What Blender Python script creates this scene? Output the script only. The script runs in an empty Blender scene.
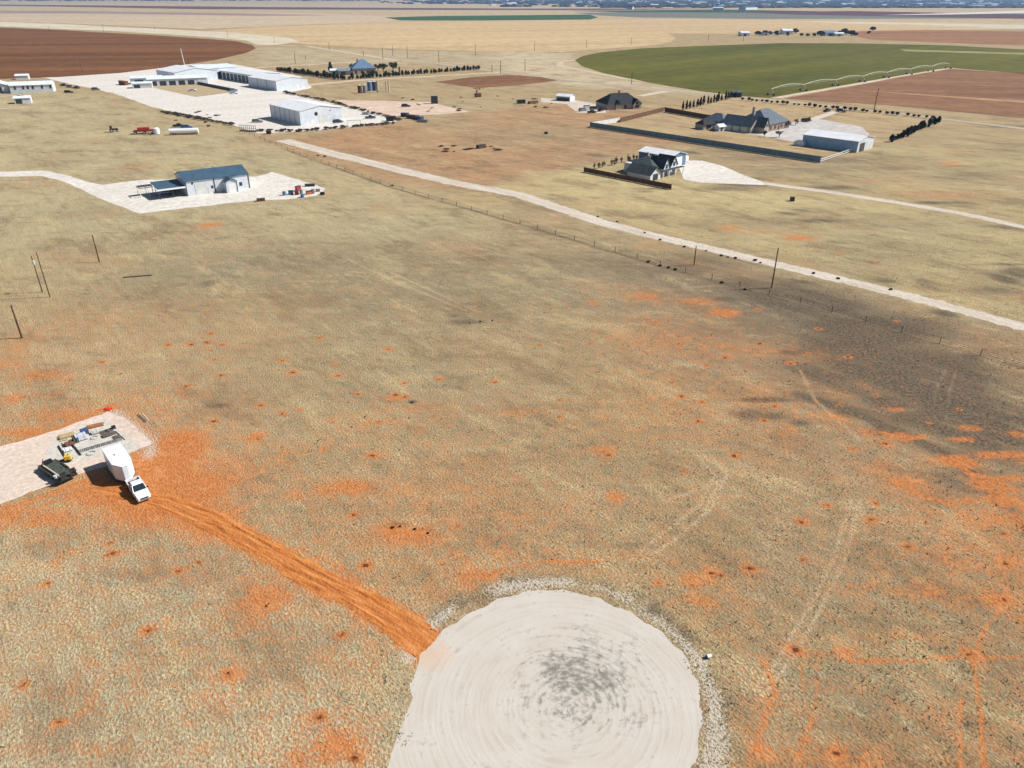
import bpy, bmesh, math, random
import numpy as np
from mathutils import Vector, Matrix
from mathutils.geometry import tessellate_polygon
random.seed(7); rng = np.random.default_rng(7)
sc = bpy.context.scene; col = sc.collection
PI = math.pi
# ---------------------------------------------------------------- camera model
F = 740.0; H = 60.0; PITCH = math.atan(389 / F); SP, CP = math.sin(PITCH), math.cos(PITCH)
def g(x, y, z=0.0):
    u = (x - 512) / F; v = (y - 384) / F
    t = (H - z) / (SP + v * CP)
    return (u * t, (CP - v * SP) * t)
def gz(x, y, z=0.0):
    a = g(x, y); return (a[0], a[1], z)
# ---------------------------------------------------------------- mesh helpers
class MB:
    def __init__(s): s.v = []; s.f = []
    def add(s, vs, fs):
        n = len(s.v); s.v += [tuple(p) for p in vs]; s.f += [tuple(i + n for i in f) for f in fs]; return s
    def box(s, x0, x1, y0, y1, z0, z1):
        return s.add([(x0,y0,z0),(x1,y0,z0),(x1,y1,z0),(x0,y1,z0),(x0,y0,z1),(x1,y0,z1),(x1,y1,z1),(x0,y1,z1)],
                     [(0,3,2,1),(4,5,6,7),(0,1,5,4),(1,2,6,5),(2,3,7,6),(3,0,4,7)])
    def obox(s, c, size, rz=0, rx=0, ry=0):
        m = Matrix.Rotation(rz,3,'Z') @ Matrix.Rotation(ry,3,'Y') @ Matrix.Rotation(rx,3,'X')
        a,b,d = size[0]/2,size[1]/2,size[2]/2; C = Vector(c)
        vs = [C + m @ Vector(p) for p in ((-a,-b,-d),(a,-b,-d),(a,b,-d),(-a,b,-d),(-a,-b,d),(a,-b,d),(a,b,d),(-a,b,d))]
        return s.add(vs, [(0,3,2,1),(4,5,6,7),(0,1,5,4),(1,2,6,5),(2,3,7,6),(3,0,4,7)])
    def prism(s, poly, z0, z1, axis='z'):
        n = len(poly)
        def P(p, z):
            if axis == 'z': return (p[0], p[1], z)
            if axis == 'y': return (p[0], z, p[1])
            return (z, p[0], p[1])
        vs = [P(p, z0) for p in poly] + [P(p, z1) for p in poly]
        fs = [tuple(range(n-1,-1,-1)), tuple(range(n, 2*n))] + [(i,(i+1)%n,n+(i+1)%n,n+i) for i in range(n)]
        return s.add(vs, fs)
    def cyl(s, p, q, r0, r1=None, n=8):
        r1 = r0 if r1 is None else r1
        p, q = Vector(p), Vector(q); d = (q-p).normalized()
        a = d.orthogonal().normalized(); b = d.cross(a)
        vs = [p+(a*math.cos(t)+b*math.sin(t))*r0 for t in [2*PI*i/n for i in range(n)]] + \
             [q+(a*math.cos(t)+b*math.sin(t))*r1 for t in [2*PI*i/n for i in range(n)]]
        return s.add(vs, [tuple(range(n-1,-1,-1)), tuple(range(n,2*n))] + [(i,(i+1)%n,n+(i+1)%n,n+i) for i in range(n)])
    def loft(s, secs):
        n = len(secs[0]); vs = [p for q in secs for p in q]; fs = []
        for k in range(len(secs)-1):
            for i in range(n): fs.append((k*n+i, k*n+(i+1)%n, (k+1)*n+(i+1)%n, (k+1)*n+i))
        fs += [tuple(range(n-1,-1,-1)), tuple(range((len(secs)-1)*n, len(secs)*n))]
        return s.add(vs, fs)
    def foliage(s, fn, n, size, rnd):
        for i in range(n):
            c = Vector(fn(rnd)); sz = size*rnd.uniform(.6,1.3)
            a = Vector((rnd.gauss(0,1),rnd.gauss(0,1),rnd.gauss(0,1))).normalized(); b = a.orthogonal().normalized(); d = a.cross(b)
            s.add([c+b*sz, c+d*sz*.7, c-b*sz, c-d*sz*.7+a*sz*.4], [(0,1,2),(0,2,3)])
        return s
    def build(s, name, mat, parent=None, smooth=False, bevel=0, fix=True):
        me = bpy.data.meshes.new(name); me.from_pydata(s.v, [], s.f)
        if fix:
            bm = bmesh.new(); bm.from_mesh(me); bmesh.ops.recalc_face_normals(bm, faces=bm.faces); bm.to_mesh(me); bm.free()
        me.materials.append(mat)
        if smooth: me.polygons.foreach_set('use_smooth', [True]*len(me.polygons))
        o = bpy.data.objects.new(name, me); col.objects.link(o)
        if parent: o.parent = parent
        if bevel:
            m = o.modifiers.new('bevel','BEVEL'); m.width = bevel; m.segments = 2; m.limit_method = 'ANGLE'
        return o
def tag(o, label=None, cat=None, group=None, kind=None):
    if label: o['label'] = label
    if cat: o['category'] = cat
    if group: o['group'] = group
    if kind: o['kind'] = kind
    return o
def thing(name, label, cat, loc, rz=0, group=None):
    o = bpy.data.objects.new(name, None); col.objects.link(o); o.empty_display_size = .5
    o.location = loc if len(loc) == 3 else (loc[0], loc[1], 0); o.rotation_euler = (0,0,rz)
    return tag(o, label, cat, group)
def dup(o, loc=None, rz=None, scale=None, label=None, parent=None):
    c = o.copy(); col.objects.link(c)
    if parent: c.parent = parent
    if loc is not None: c.location = loc if len(loc)==3 else (loc[0],loc[1],0)
    if rz is not None: c.rotation_euler = (0,0,rz)
    if scale is not None: c.scale = scale if hasattr(scale,'__len__') else (scale,)*3
    if label: c['label'] = label
    for ch in list(o.children): dup(ch, parent=c)
    return c
# ---------------------------------------------------------------- materials
def nodes(name):
    m = bpy.data.materials.new(name); m.use_nodes = True; t = m.node_tree
    return m, t, t.nodes['Principled BSDF']
def mat(name, c, rough=.7, metal=0, var=.12, scale=1.5, c2=None, bump=0, spec=.3, ribs=None, ribdir='X'):
    m, t, b = nodes(name); N = t.nodes; L = t.links
    b.inputs['Roughness'].default_value = rough; b.inputs['Metallic'].default_value = metal
    b.inputs['Specular IOR Level'].default_value = spec
    tc = N.new('ShaderNodeTexCoord'); no = N.new('ShaderNodeTexNoise'); no.inputs['Scale'].default_value = scale; no.inputs['Detail'].default_value = 5
    L.new(tc.outputs['Object'], no.inputs['Vector'])
    r = N.new('ShaderNodeValToRGB'); c2 = c2 or tuple(x*(1-2.2*var) for x in c)
    r.color_ramp.elements[0].position = .32; r.color_ramp.elements[1].position = .68
    r.color_ramp.elements[0].color = (*c2,1); r.color_ramp.elements[1].color = (*[min(1,x*(1+var)) for x in c],1)
    L.new(no.outputs['Fac'], r.inputs['Fac']); L.new(r.outputs['Color'], b.inputs['Base Color'])
    if ribs:
        w = N.new('ShaderNodeTexWave'); w.bands_direction = ribdir; w.inputs['Scale'].default_value = ribs
        L.new(tc.outputs['Object'], w.inputs['Vector'])
        bu = N.new('ShaderNodeBump'); bu.inputs['Strength'].default_value = .5; bu.inputs['Distance'].default_value = .05
        L.new(w.outputs['Fac'], bu.inputs['Height']); L.new(bu.outputs['Normal'], b.inputs['Normal'])
    elif bump:
        n2 = N.new('ShaderNodeTexNoise'); n2.inputs['Scale'].default_value = scale*5; L.new(tc.outputs['Object'], n2.inputs['Vector'])
        bu = N.new('ShaderNodeBump'); bu.inputs['Strength'].default_value = bump; bu.inputs['Distance'].default_value = .1
        L.new(n2.outputs['Fac'], bu.inputs['Height']); L.new(bu.outputs['Normal'], b.inputs['Normal'])
    return m
M = {}
M['white_metal'] = mat('white_metal', (.66,.72,.79), .45, var=.05, scale=.4, ribs=2.2)
M['white_metal_y'] = mat('white_metal_y', (.66,.72,.79), .45, var=.05, scale=.4, ribs=2.2, ribdir='Y')
M['pale_wall'] = mat('pale_wall', (.62,.63,.62), .6, var=.06, scale=.4)
M['white_roof'] = mat('white_roof', (.70,.76,.83), .42, var=.05, scale=.25, ribs=1.6)
M['white_roof_y'] = mat('white_roof_y', (.74,.76,.79), .42, var=.05, scale=.25, ribs=1.6, ribdir='Y')
M['blue_roof'] = mat('blue_roof', (.055,.105,.16), .5, var=.08, scale=.4, ribs=1.6)
M['slate_blue'] = mat('slate_blue', (.12,.20,.33), .5, var=.08, scale=.4)
M['trim_dark'] = mat('trim_dark', (.05,.06,.08), .5, var=.05)
M['dark_roof'] = mat('dark_roof', (.022,.026,.034), .85, var=.2, scale=.8, bump=.3)
M['green_roof'] = mat('green_roof', (.10,.14,.145), .7, var=.12, scale=.8)
M['grey_roof'] = mat('grey_roof', (.20,.25,.30), .6, var=.1, scale=.6)  # even grey of the whole garage roof
M['brick'] = mat('brick', (.36,.24,.19), .85, var=.15, scale=2)
M['stone'] = mat('stone', (.42,.38,.33), .85, var=.12, scale=2)
M['tan_wall'] = mat('tan_wall', (.36,.33,.28), .85, var=.08, scale=1)
M['white_paint'] = mat('white_paint', (.78,.79,.80), .35, var=.03, scale=.7, spec=.5)
M['trailer_white'] = mat('trailer_white', (.72,.77,.85), .35, var=.03, scale=.7, spec=.5)
M['glass'] = mat('glass', (.02,.03,.045), .08, var=.1, spec=.8)
M['dark_glass'] = mat('dark_glass', (.03,.04,.055), .2, var=.1, spec=.6)
M['rubber'] = mat('rubber', (.018,.018,.02), .85, var=.15)
M['steel'] = mat('steel', (.33,.34,.36), .45, metal=.5, var=.15)
M['galv'] = mat('galv', (.62,.66,.64), .5, metal=.2, var=.08)
M['black_steel'] = mat('black_steel', (.035,.04,.042), .55, var=.2, scale=3)
M['deck'] = mat('deck', (.075,.085,.075), .8, var=.3, scale=4)
M['chrome'] = mat('chrome', (.6,.62,.65), .2, metal=.9, var=.05)
M['lamp'] = mat('lamp', (.75,.77,.78), .15, var=.03, spec=.8)
M['tail'] = mat('tail', (.35,.02,.02), .3, var=.05)
M['wood'] = mat('wood', (.50,.36,.20), .8, var=.15, scale=4)
M['wood_red'] = mat('wood_red', (.36,.16,.07), .8, var=.18, scale=4)
M['wood_dark'] = mat('wood_dark', (.11,.065,.04), .85, var=.2, scale=2)
M['wood_grey'] = mat('wood_grey', (.13,.115,.10), .85, var=.2, scale=3)
M['fence_brown'] = mat('fence_brown', (.15,.085,.05), .85, var=.2, scale=1.2)
M['pale_wood'] = mat('pale_wood', (.58,.50,.38), .8, var=.1, scale=4)
M['fence_teal'] = mat('fence_teal', (.16,.26,.31), .6, var=.1, scale=.6)
M['fence_white'] = mat('fence_white', (.7,.7,.68), .6, var=.06)
M['concrete'] = mat('concrete', (.48,.46,.42), .9, var=.08, scale=.8)
M['tarp_blue'] = mat('tarp_blue', (.05,.09,.2), .6, var=.15, scale=3)
M['wrap'] = mat('wrap', (.55,.6,.7), .5, var=.1, scale=3)
M['red'] = mat('red', (.42,.05,.04), .5, var=.15)
M['bright_red'] = mat('bright_red', (.75,.05,.03), .6, var=.1)
M['orange_paint'] = mat('orange_paint', (.55,.16,.05), .5, var=.15)
M['yellow'] = mat('yellow', (.75,.5,.05), .5, var=.1)
M['blue_paint'] = mat('blue_paint', (.08,.2,.42), .4, var=.1)
M['grey_paint'] = mat('grey_paint', (.25,.27,.3), .4, var=.1)
M['black_paint'] = mat('black_paint', (.02,.022,.027), .3, var=.1, spec=.5)
M['rust'] = mat('rust', (.22,.09,.045), .85, var=.3, scale=3)
M['bark'] = mat('bark', (.12,.085,.06), .9, var=.2, scale=3)
M['cedar'] = mat('cedar', (.030,.042,.026), .9, var=.35, scale=.6)
M['leaf'] = mat('leaf', (.055,.075,.035), .9, var=.3, scale=.6)
M['brush'] = mat('brush', (.11,.085,.06), .9, var=.3, scale=.8)
M['far_leaf'] = mat('far_leaf', (.04,.055,.05), .9, var=.3, scale=.01)
M['block'] = mat('block', (.5,.49,.46), .9, var=.08)
# ---------------------------------------------------------------- ground albedo grids
def fbm(X, Y, scale, octv=4, seed=0):
    r = np.random.default_rng(seed); tot = np.zeros_like(X, dtype=float); amp = .5; s = 0
    for k in range(octv):
        T = r.random((256,256)); x = X/scale*(2**k)+k*17.3; y = Y/scale*(2**k)+k*9.1
        xi = np.floor(x).astype(int); yi = np.floor(y).astype(int); fx = x-xi; fy = y-yi
        fx = fx*fx*(3-2*fx); fy = fy*fy*(3-2*fy)
        a=T[xi&255,yi&255]; b=T[(xi+1)&255,yi&255]; c=T[xi&255,(yi+1)&255]; d=T[(xi+1)&255,(yi+1)&255]
        tot += amp*((a*(1-fx)+b*fx)*(1-fy)+(c*(1-fx)+d*fx)*fy); s += amp; amp *= .5
    return tot/s
TAN=(.345,.27,.155); OLIVE=(.215,.192,.12); STRAW=(.47,.395,.21); GREEN=(.28,.27,.175); ASH=(.12,.10,.075); BARE=(.36,.21,.115)
class Grid:
    def __init__(s,x0,x1,y0,y1,st):
        s.xs=np.arange(x0,x1+st*.5,st); s.ys=np.arange(y0,y1+st*.5,st); s.st=st
        s.X,s.Y=np.meshgrid(s.xs,s.ys); s.C=np.zeros(s.X.shape+(3,)); s.C[:]=TAN; s.Mk=np.zeros(s.X.shape+(3,))
    def win(s,x0,x1,y0,y1):
        a,b=np.searchsorted(s.xs,[x0,x1]); c,d=np.searchsorted(s.ys,[y0,y1]); return slice(c,d),slice(a,b)
grids=[Grid(-200,200,14,334,.4)]
x_=[(-1600,-200,14,334),(200,1600,14,334),(-1600,1600,334,1934),(-1600,1600,-406,14)]
for q in x_: grids.append(Grid(*q,10 if q[2]!=334 else 8))
def gx_of(g0,w,cx,cy,rx,ry,rot=0,n=1.0):
    X=g0.X[w]-cx; Y=g0.Y[w]-cy; c,s=math.cos(rot),math.sin(rot)
    u=(X*c+Y*s)/rx; v=(-X*s+Y*c)/ry; return np.exp(-(u*u+v*v)**n)
def wblob(px,py,rx,ry):
    a=g(px-rx,py); b=g(px+rx,py); c=g(px,py+ry); d=g(px,py-ry)
    return (a[0]+b[0])/2,(c[1]+d[1])/2,(b[0]-a[0])/2,(d[1]-c[1])/2
def blob(px,py,rx,ry,k,amt,n=1.0):
    cx,cy,wx,wy=wblob(px,py,rx,ry)
    for q in grids:
        R=2.6*max(wx,wy); w=q.win(cx-R,cx+R,cy-R,cy+R)
        if q.X[w].size==0: continue
        e=gx_of(q,w,cx,cy,wx,wy,0,n)*abs(amt)
        if amt<0: q.Mk[w+(k,)]*=(1-e)
        else: q.Mk[w+(k,)]=np.maximum(q.Mk[w+(k,)],e)+.25*np.minimum(q.Mk[w+(k,)],e)
def tint(px,py,rx,ry,c,amt,n=1.0):
    cx,cy,wx,wy=wblob(px,py,rx,ry)
    for q in grids:
        R=2.6*max(wx,wy); w=q.win(cx-R,cx+R,cy-R,cy+R)
        if q.X[w].size==0: continue
        e=(gx_of(q,w,cx,cy,wx,wy,0,n)*amt)[...,None]; q.C[w]=q.C[w]*(1-e)+np.array(c)*e
def pline(pts,wd,k,amt,world=False):
    P=[p if world else g(*p) for p in pts]
    for a,b in zip(P[:-1],P[1:]):
        for q in grids[:1]:
            R=wd*2.5; w=q.win(min(a[0],b[0])-R,max(a[0],b[0])+R,min(a[1],b[1])-R,max(a[1],b[1])+R)
            X,Y=q.X[w],q.Y[w]
            if X.size==0: continue
            dx,dy=b[0]-a[0],b[1]-a[1]; L2=dx*dx+dy*dy
            t=np.clip(((X-a[0])*dx+(Y-a[1])*dy)/L2,0,1); d=np.hypot(X-a[0]-t*dx,Y-a[1]-t*dy)
            e=np.exp(-(d/wd)**2)*amt; q.Mk[w+(k,)]=np.maximum(q.Mk[w+(k,)],e)
def pt_tint(pts,wd,c,amt):
    P=[g(*p) for p in pts]; q=grids[0]
    for a,b in zip(P[:-1],P[1:]):
        R=wd*2.5; w=q.win(min(a[0],b[0])-R,max(a[0],b[0])+R,min(a[1],b[1])-R,max(a[1],b[1])+R); X,Y=q.X[w],q.Y[w]
        if X.size==0: continue
        dx,dy=b[0]-a[0],b[1]-a[1]; t=np.clip(((X-a[0])*dx+(Y-a[1])*dy)/(dx*dx+dy*dy),0,1); d=np.hypot(X-a[0]-t*dx,Y-a[1]-t*dy)
        e=(np.exp(-(d/wd)**2)*amt)[...,None]; q.C[w]=q.C[w]*(1-e)+np.array(c)*e; q.Mk[w+(1,)]*=(1-.8*e[...,0])
def inpoly(X,Y,P):
    r=np.zeros(X.shape,bool); n=len(P)
    for i in range(n):
        x1,y1=P[i]; x2,y2=P[(i+1)%n]
        if y1==y2: continue
        c=((y1>Y)!=(y2>Y))&(X<(x2-x1)*(Y-y1)/(y2-y1)+x1); r^=c
    return r
def blur(A,n):
    if n<1: return A
    for ax in (0,1):
        for _ in range(2):
            B=np.cumsum(np.concatenate([np.repeat(np.take(A,[0],ax),n+1,ax),A,np.repeat(np.take(A,[-1],ax),n,ax)],ax),axis=ax)
            k=2*n+1; sl=[slice(None)]*2; s2=[slice(None)]*2; sl[ax]=slice(k,None); s2[ax]=slice(0,-k); A=(B[tuple(sl)]-B[tuple(s2)])/k
    return A
def region(pts,c,amt=1,soft=3,world=False):
    P=[p if world else g(*p) for p in pts]
    for q in grids:
        m=blur(inpoly(q.X,q.Y,P).astype(float),int(soft/q.st))[...,None]*amt
        q.C[:]=q.C*(1-m)+np.array(c)*m
# regional albedos
region([(-900,92),(60,92),(130,100),(240,130),(400,190),(500,225),(380,265),(150,275),(-500,300)],(.385,.34,.205),.9,12)
region([(100,240),(380,240),(620,262),(660,300),(560,340),(300,325),(80,300)],OLIVE,.85,14)
region([(560,235),(720,262),(1500,430),(1500,620),(900,560),(760,420),(640,320)],(.165,.135,.095),.85,12)
region([(640,470),(1300,560),(1600,1100),(640,1100),(620,600)],(.22,.158,.085),.88,10)
region([(250,330),(640,330),(760,380),(1300,520),(1300,640),(640,600),(300,560)],(.285,.21,.118),.75,12)
region([(-300,520),(200,560),(400,680),(380,1000),(-400,1000)],(.385,.34,.225),.9,6)
region([(470,190),(600,165),(700,182),(900,205),(1500,300),(1500,460),(1024,322),(700,240),(520,195)],STRAW,.85,3)
region([(620,165),(760,190),(1500,310),(1500,170),(900,140),(860,150),(810,168)],(.37,.31,.17),.9,6)
region([(700,240),(1500,455),(1500,300),(900,215),(720,205)],(.33,.285,.155),.7,8)
region([(640,252),(760,287),(1100,395),(1100,560),(990,500),(880,440),(800,370),(700,305)],(.17,.135,.095),.55,18)
region([(480,58),(500,50),(575,54),(572,62),(600,76),(700,92),(740,98),(640,90),(540,84),(560,80),(500,73)],(.52,.46,.33),.8,12)
region([(256,47),(480,52),(480,66),(350,64),(256,66)],(.44,.40,.28),.6,12)
region([(285,140),(330,132),(400,122),(470,112),(560,103),(680,112),(600,122),(700,142),(640,150),(480,186)],BARE,.95,4)
region([(240,130),(285,140),(480,190),(400,185),(300,155)],BARE,.8,3)
region([(420,100),(560,102),(480,112),(400,118)],(.36,.30,.18),.7,8)
tint(540,135,90,12,(.27,.22,.13),.7); tint(450,122,40,6,(.3,.27,.17),.6)
region([(600,126),(820,160),(930,120),(820,104),(740,98),(665,110)],(.40,.30,.17),.95,3)
for a in ((760,158,60,4,ASH,.7),(850,160,60,4,ASH,.8),(800,170,60,3,ASH,.6),(980,176,50,5,ASH,.7),(900,168,60,3,ASH,.6),(1000,150,30,4,ASH,.5),(700,148,40,3,ASH,.5),(940,195,50,5,(.38,.2,.10),.8),(870,182,40,3,(.36,.2,.11),.6),(640,214,40,5,(.25,.19,.11),.6),(760,222,60,5,(.25,.19,.11),.6),(900,250,70,6,(.25,.20,.12),.6),(980,280,50,7,(.24,.19,.11),.6),(700,225,40,10,(.2,.16,.1),.5),(900,230,60,12,(.3,.27,.16),.6),
          (860,262,90,10,(.3,.26,.15),.6),(560,200,20,5,(.22,.19,.12),.5),(250,262,70,14,GREEN,.5),(420,280,80,25,(.24,.21,.13),.5),(60,230,60,20,(.30,.28,.17),.5),
          (210,245,60,6,(.40,.28,.16),.5),(110,262,50,8,(.38,.27,.15),.6),(130,600,70,40,GREEN,.6),(170,650,60,50,GREEN,.5),(330,650,40,30,(.25,.23,.15),.5),(60,620,40,60,(.37,.28,.17),.5),
          (640,600,90,30,(.27,.2,.11),.5),(560,430,150,50,(.31,.24,.13),.5),(250,420,120,30,(.36,.27,.15),.5),(100,350,90,25,(.37,.26,.15),.6),(800,560,60,30,(.25,.21,.12),.6),(850,700,80,30,(.19,.17,.11),.6),(940,640,40,40,(.22,.18,.1),.5)):
    tint(*a)
rg=random.Random(3)
for i in range(70):   # loose mottling of the big pasture
    x=rg.uniform(-20,1044); y=rg.uniform(150,760); sc_=.25+(y-150)/500
    tint(x,y,rg.uniform(30,90)*sc_+14,rg.uniform(8,26)*sc_+3,rg.choice([OLIVE,TAN,(.36,.30,.18),GREEN,(.2,.155,.095),(.32,.2,.11)]),rg.uniform(.15,.35))
# masks: 0 orange soil, 1 burnt / dark, 2 pale caliche and straw litter
sg=lambda t:1/(1+np.exp(-np.clip(t,-30,30)))
for q in grids:
    q.Mk[...,0]=.27+.18*(fbm(q.X,q.Y,30,4,5)-.5)*2
    q.Mk[...,0]+=.075*sg((q.X+18)/8)*sg((150-q.Y)/20)+.045*sg((110-q.Y)/10)
    q.Mk[...,0]*=1-.4*sg((q.Y-175)/18)
for a in ((40,375,45,8,.6),(12,400,22,8,.7),(60,415,60,9,.6),(25,432,45,7,.8),(20,345,20,14,.45),(178,440,22,10,1.1),(160,500,46,26,1.5),(200,480,50,20,.55),(150,470,34,22,1.5),(175,455,30,26,1.3),(110,495,40,12,1.4),(200,490,30,16,1.1),(255,437,14,6,.9),(290,452,16,5,.6),(345,488,38,10,.8),(300,495,22,8,.6),(230,470,60,25,.45),
          (410,535,38,13,.8),(390,530,12,10,.8),(480,578,26,10,.85),(430,408,60,5,.5),(520,412,30,5,.5),(395,398,16,4,.8),(615,497,10,9,.8),(605,450,18,5,.7),(725,313,20,6,.85),(700,302,28,6,.6),(645,297,25,6,.6),(595,303,10,4,.6),(655,320,30,5,.4),
          (800,238,22,4,.7),(730,228,18,4,.6),(690,262,30,5,.4),(650,245,30,5,.4),(835,418,30,8,.6),(900,437,22,6,.8),(870,432,20,5,.6),(905,485,26,12,.7),(880,470,20,8,.5),(960,462,22,8,.95),(985,485,18,8,.9),(1005,500,22,9,.9),(1015,455,20,6,.8),
          (790,430,12,5,.5),(765,400,25,14,.4),(748,350,40,5,.45),(268,598,34,20,.85),(250,620,20,15,.6),(230,675,14,9,.9),(340,745,32,26,.8),(300,760,22,20,.6),(390,720,14,20,.5),(100,660,14,10,.4),(90,705,12,18,.45),(60,560,10,12,.5),(160,575,40,14,.35),(50,520,50,12,.75),(10,515,30,16,.8),(220,700,50,30,.35),
          (690,580,20,10,.7),(715,580,22,12,.6),(700,600,30,10,.6),(850,652,22,9,.7),(1000,600,22,12,.85),(975,655,14,8,.8),(930,592,40,10,.55),(950,545,20,12,.5),(1010,560,20,14,.6),(990,520,40,12,.6),(855,768,50,22,.6),(760,750,12,20,.7),(770,700,24,14,.5),(940,720,10,22,.5),(1020,620,14,8,.5),(990,455,20,6,.7),(1020,520,14,12,.7),
          (330,420,10,3,.6),(560,575,40,6,.5),(640,560,50,6,.35),(210,225,16,4,.7),(100,320,50,12,.35),(5,365,30,12,.5),(150,400,60,12,.35),(950,500,50,16,.4)):
    blob(*a[:4],0,a[4])
for a in ((720,262,70,14,.45),(800,300,80,18,.7),(880,330,90,20,.75),(830,370,60,22,.6),(940,380,80,34,.85),(980,430,60,40,.9),(860,350,70,30,.6),(760,290,60,18,.6),(900,400,90,40,.5),(820,330,100,40,.35),(960,485,40,20,.6),(900,420,60,16,.6),(855,412,24,7,1.0),(890,432,24,5,.95),(935,500,30,12,.5),(640,270,50,12,.35),(560,262,60,12,.3),(470,322,22,4,.7),(455,316,12,3,.5),(210,283,12,4,.6),(218,406,18,4,.7),(250,400,18,4,.3),(412,402,6,2,.9),(740,390,20,6,.35),(1010,420,40,16,.6),(870,280,60,14,.35),(700,330,40,10,.35),(300,300,90,20,.25),
          (400,525,16,4,.8),(425,530,8,3,.8),(330,640,50,14,.3),(350,670,40,20,.3),(820,690,50,16,.35),(870,730,60,20,.4),(440,620,14,14,.5),(120,640,60,16,.25),(930,690,60,14,.3)):
    blob(*a[:4],1,a[4])
for i in range(70):
    y=rg.uniform(118,300); x=rg.uniform(560,1060)
    if y<235+(x-650)*.25-12: blob(x,y,rg.uniform(12,60),rg.uniform(1.2,3.2)*(.4+y/250),rg.choice((1,1,1,0)),rg.uniform(.35,.68))
for i in range(30): blob(rg.uniform(-20,600),rg.uniform(110,240),rg.uniform(20,80),rg.uniform(1.5,4),rg.choice((1,1,0)),rg.uniform(.2,.42))
for i in range(26): blob(rg.uniform(700,1050),rg.uniform(260,430),rg.uniform(15,40),rg.uniform(3,8),1,rg.uniform(.5,.95))
for i in range(24): blob(rg.uniform(-20,1044),rg.uniform(330,760),rg.uniform(20,80),rg.uniform(6,20),0,rg.uniform(.34,.46))
for i in range(10): blob(rg.uniform(860,1040),rg.uniform(400,560),rg.uniform(8,24),rg.uniform(3,7),0,rg.uniform(.6,.95))
pline([(828,404),(855,413),(885,428)],1.1,1,1.3); pline([(800,396),(850,410),(900,432),(960,462),(1010,510),(1060,560)],2.0,1,.8); pline([(905,440),(975,455),(1060,470)],2.4,1,.5)
for pts in ([(940,455),(965,470),(985,488),(1010,500),(1040,520)],[(965,472),(990,478),(1015,490)],[(880,432),(905,440),(925,436)],[(890,482),(910,488),(925,497),(955,505)],[(1000,478),(1006,505)]): pline(pts,.8,0,.95)
# cattle and vehicle trails
for pts,wd,am in (([(800,648),(850,660),(900,661),(970,656),(1060,661)],.22,.92),([(972,660),(980,700),(985,790)],.28,.95),([(975,655),(985,630),(1008,600),(1000,560)],.25,.8),([(742,790),(760,730),(775,690),(765,660)],.4,.8),([(800,650),(802,690),(812,720),(795,760)],.22,.75),([(820,655),(812,730),(790,780)],.22,.65),([(960,700),(960,790)],.3,.75),
                  ([(452,618),(470,590),(495,572),(540,562),(600,562)],.5,.9),([(300,548),(345,570),(395,605)],.6,.8),([(420,420),(520,412),(620,418)],.5,.5),([(200,480),(300,520),(400,560)],.6,.25),([(860,560),(960,610),(1000,600)],.3,.55),([(850,585),(910,595),(1000,600)],.3,.6),([(0,448),(60,428),(112,405)],1.2,.95),([(0,511),(40,498),(85,481)],1.0,.95),([(0,530),(45,505),(80,493)],.8,.8),([(112,405),(160,445),(195,440)],1.0,.8),
                  ([(0,385),(20,375),(12,340)],.5,.6),([(0,400),(30,385),(28,345)],.4,.6),([(110,268),(130,255),(160,225),(165,215)],.5,.4),([(100,262),(126,240),(150,215)],.5,.35),([(120,275),(300,258),(380,235)],.5,.3)):
    pline(pts,wd,0,am)
for pts in ([(860,500),(845,560),(820,610),(790,660),(760,700)],[(851,500),(836,555),(808,610),(778,660),(755,690)],[(700,460),(715,475),(700,505),(660,535),(630,560)],[(712,455),(727,475),(712,508),(675,540),(640,562)],[(934,400),(938,385),(946,370)],[(946,420),(950,390),(956,372)],[(800,370),(815,400),(860,440)],
            [(385,270),(420,285),(490,318),(560,345)],[(345,258),(370,270),(440,300),(500,325)],[(670,500),(720,480),(700,520)]):
    pline(pts,.36,2,.0); pt_tint(pts,.24,(.42,.33,.21),1.0 if pts[0][0]<930 else .4)
pline([(245,133),(300,155),(390,187),(520,224),(660,266),(800,303),(1024,368)],.9,1,.62)
# litter ring round the turning circle
for q in grids[:1]:
    d=np.hypot(q.X-4.2,q.Y-49.5); a=np.arctan2(q.Y-49.5,q.X-4.2)
    ring=np.exp(-((d-14.8-1.2*fbm(q.X,q.Y,9,2,4))/(.5+1.9*fbm(q.X,q.Y,5,3,9)))**2)*(a>-1.3)*(a<2.9)
    q.Mk[...,2]=np.maximum(q.Mk[...,2],ring*.62*np.clip(fbm(q.X,q.Y,4.5,3,19)*3.2-.6,.25,1))
    r2=np.exp(-((d-16.0)/1.3)**2)*(a>-.9)*(a<2.6)*np.clip(fbm(q.X,q.Y,3,3,91)*3.2-1.1,0,1); q.Mk[...,1]=np.maximum(q.Mk[...,1],.6*r2)
    q.Mk[...,0]*=1-.7*np.exp(-((d-15)/2.)**2)
road1=[(283,140),(330,153),(400,170),(450,182),(520,195),(600,222),(650,235),(720,251),(800,270),(900,294),(1024,327),(1500,455)]
drive3=[(762,183),(830,192),(900,203),(960,213),(1024,227),(1500,330)]
pline(road1,4.5,2,.42); pline(drive3,3,2,.4)
pline([(0,470),(120,425),(140,440)],4,2,.4); pline([(115,412),(150,440),(150,455)],1.6,2,.6)
track=[(92,488),(120,492),(165,503),(215,522),(262,548),(310,575),(360,600),(405,628),(437,652),(462,672)]
pline(track,2.7,0,1.05); pline(track,4.2,0,.62); pline(track[:4],5.5,0,.95); pline([(85,470),(150,455),(190,440)],2.2,0,.8)
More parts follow.
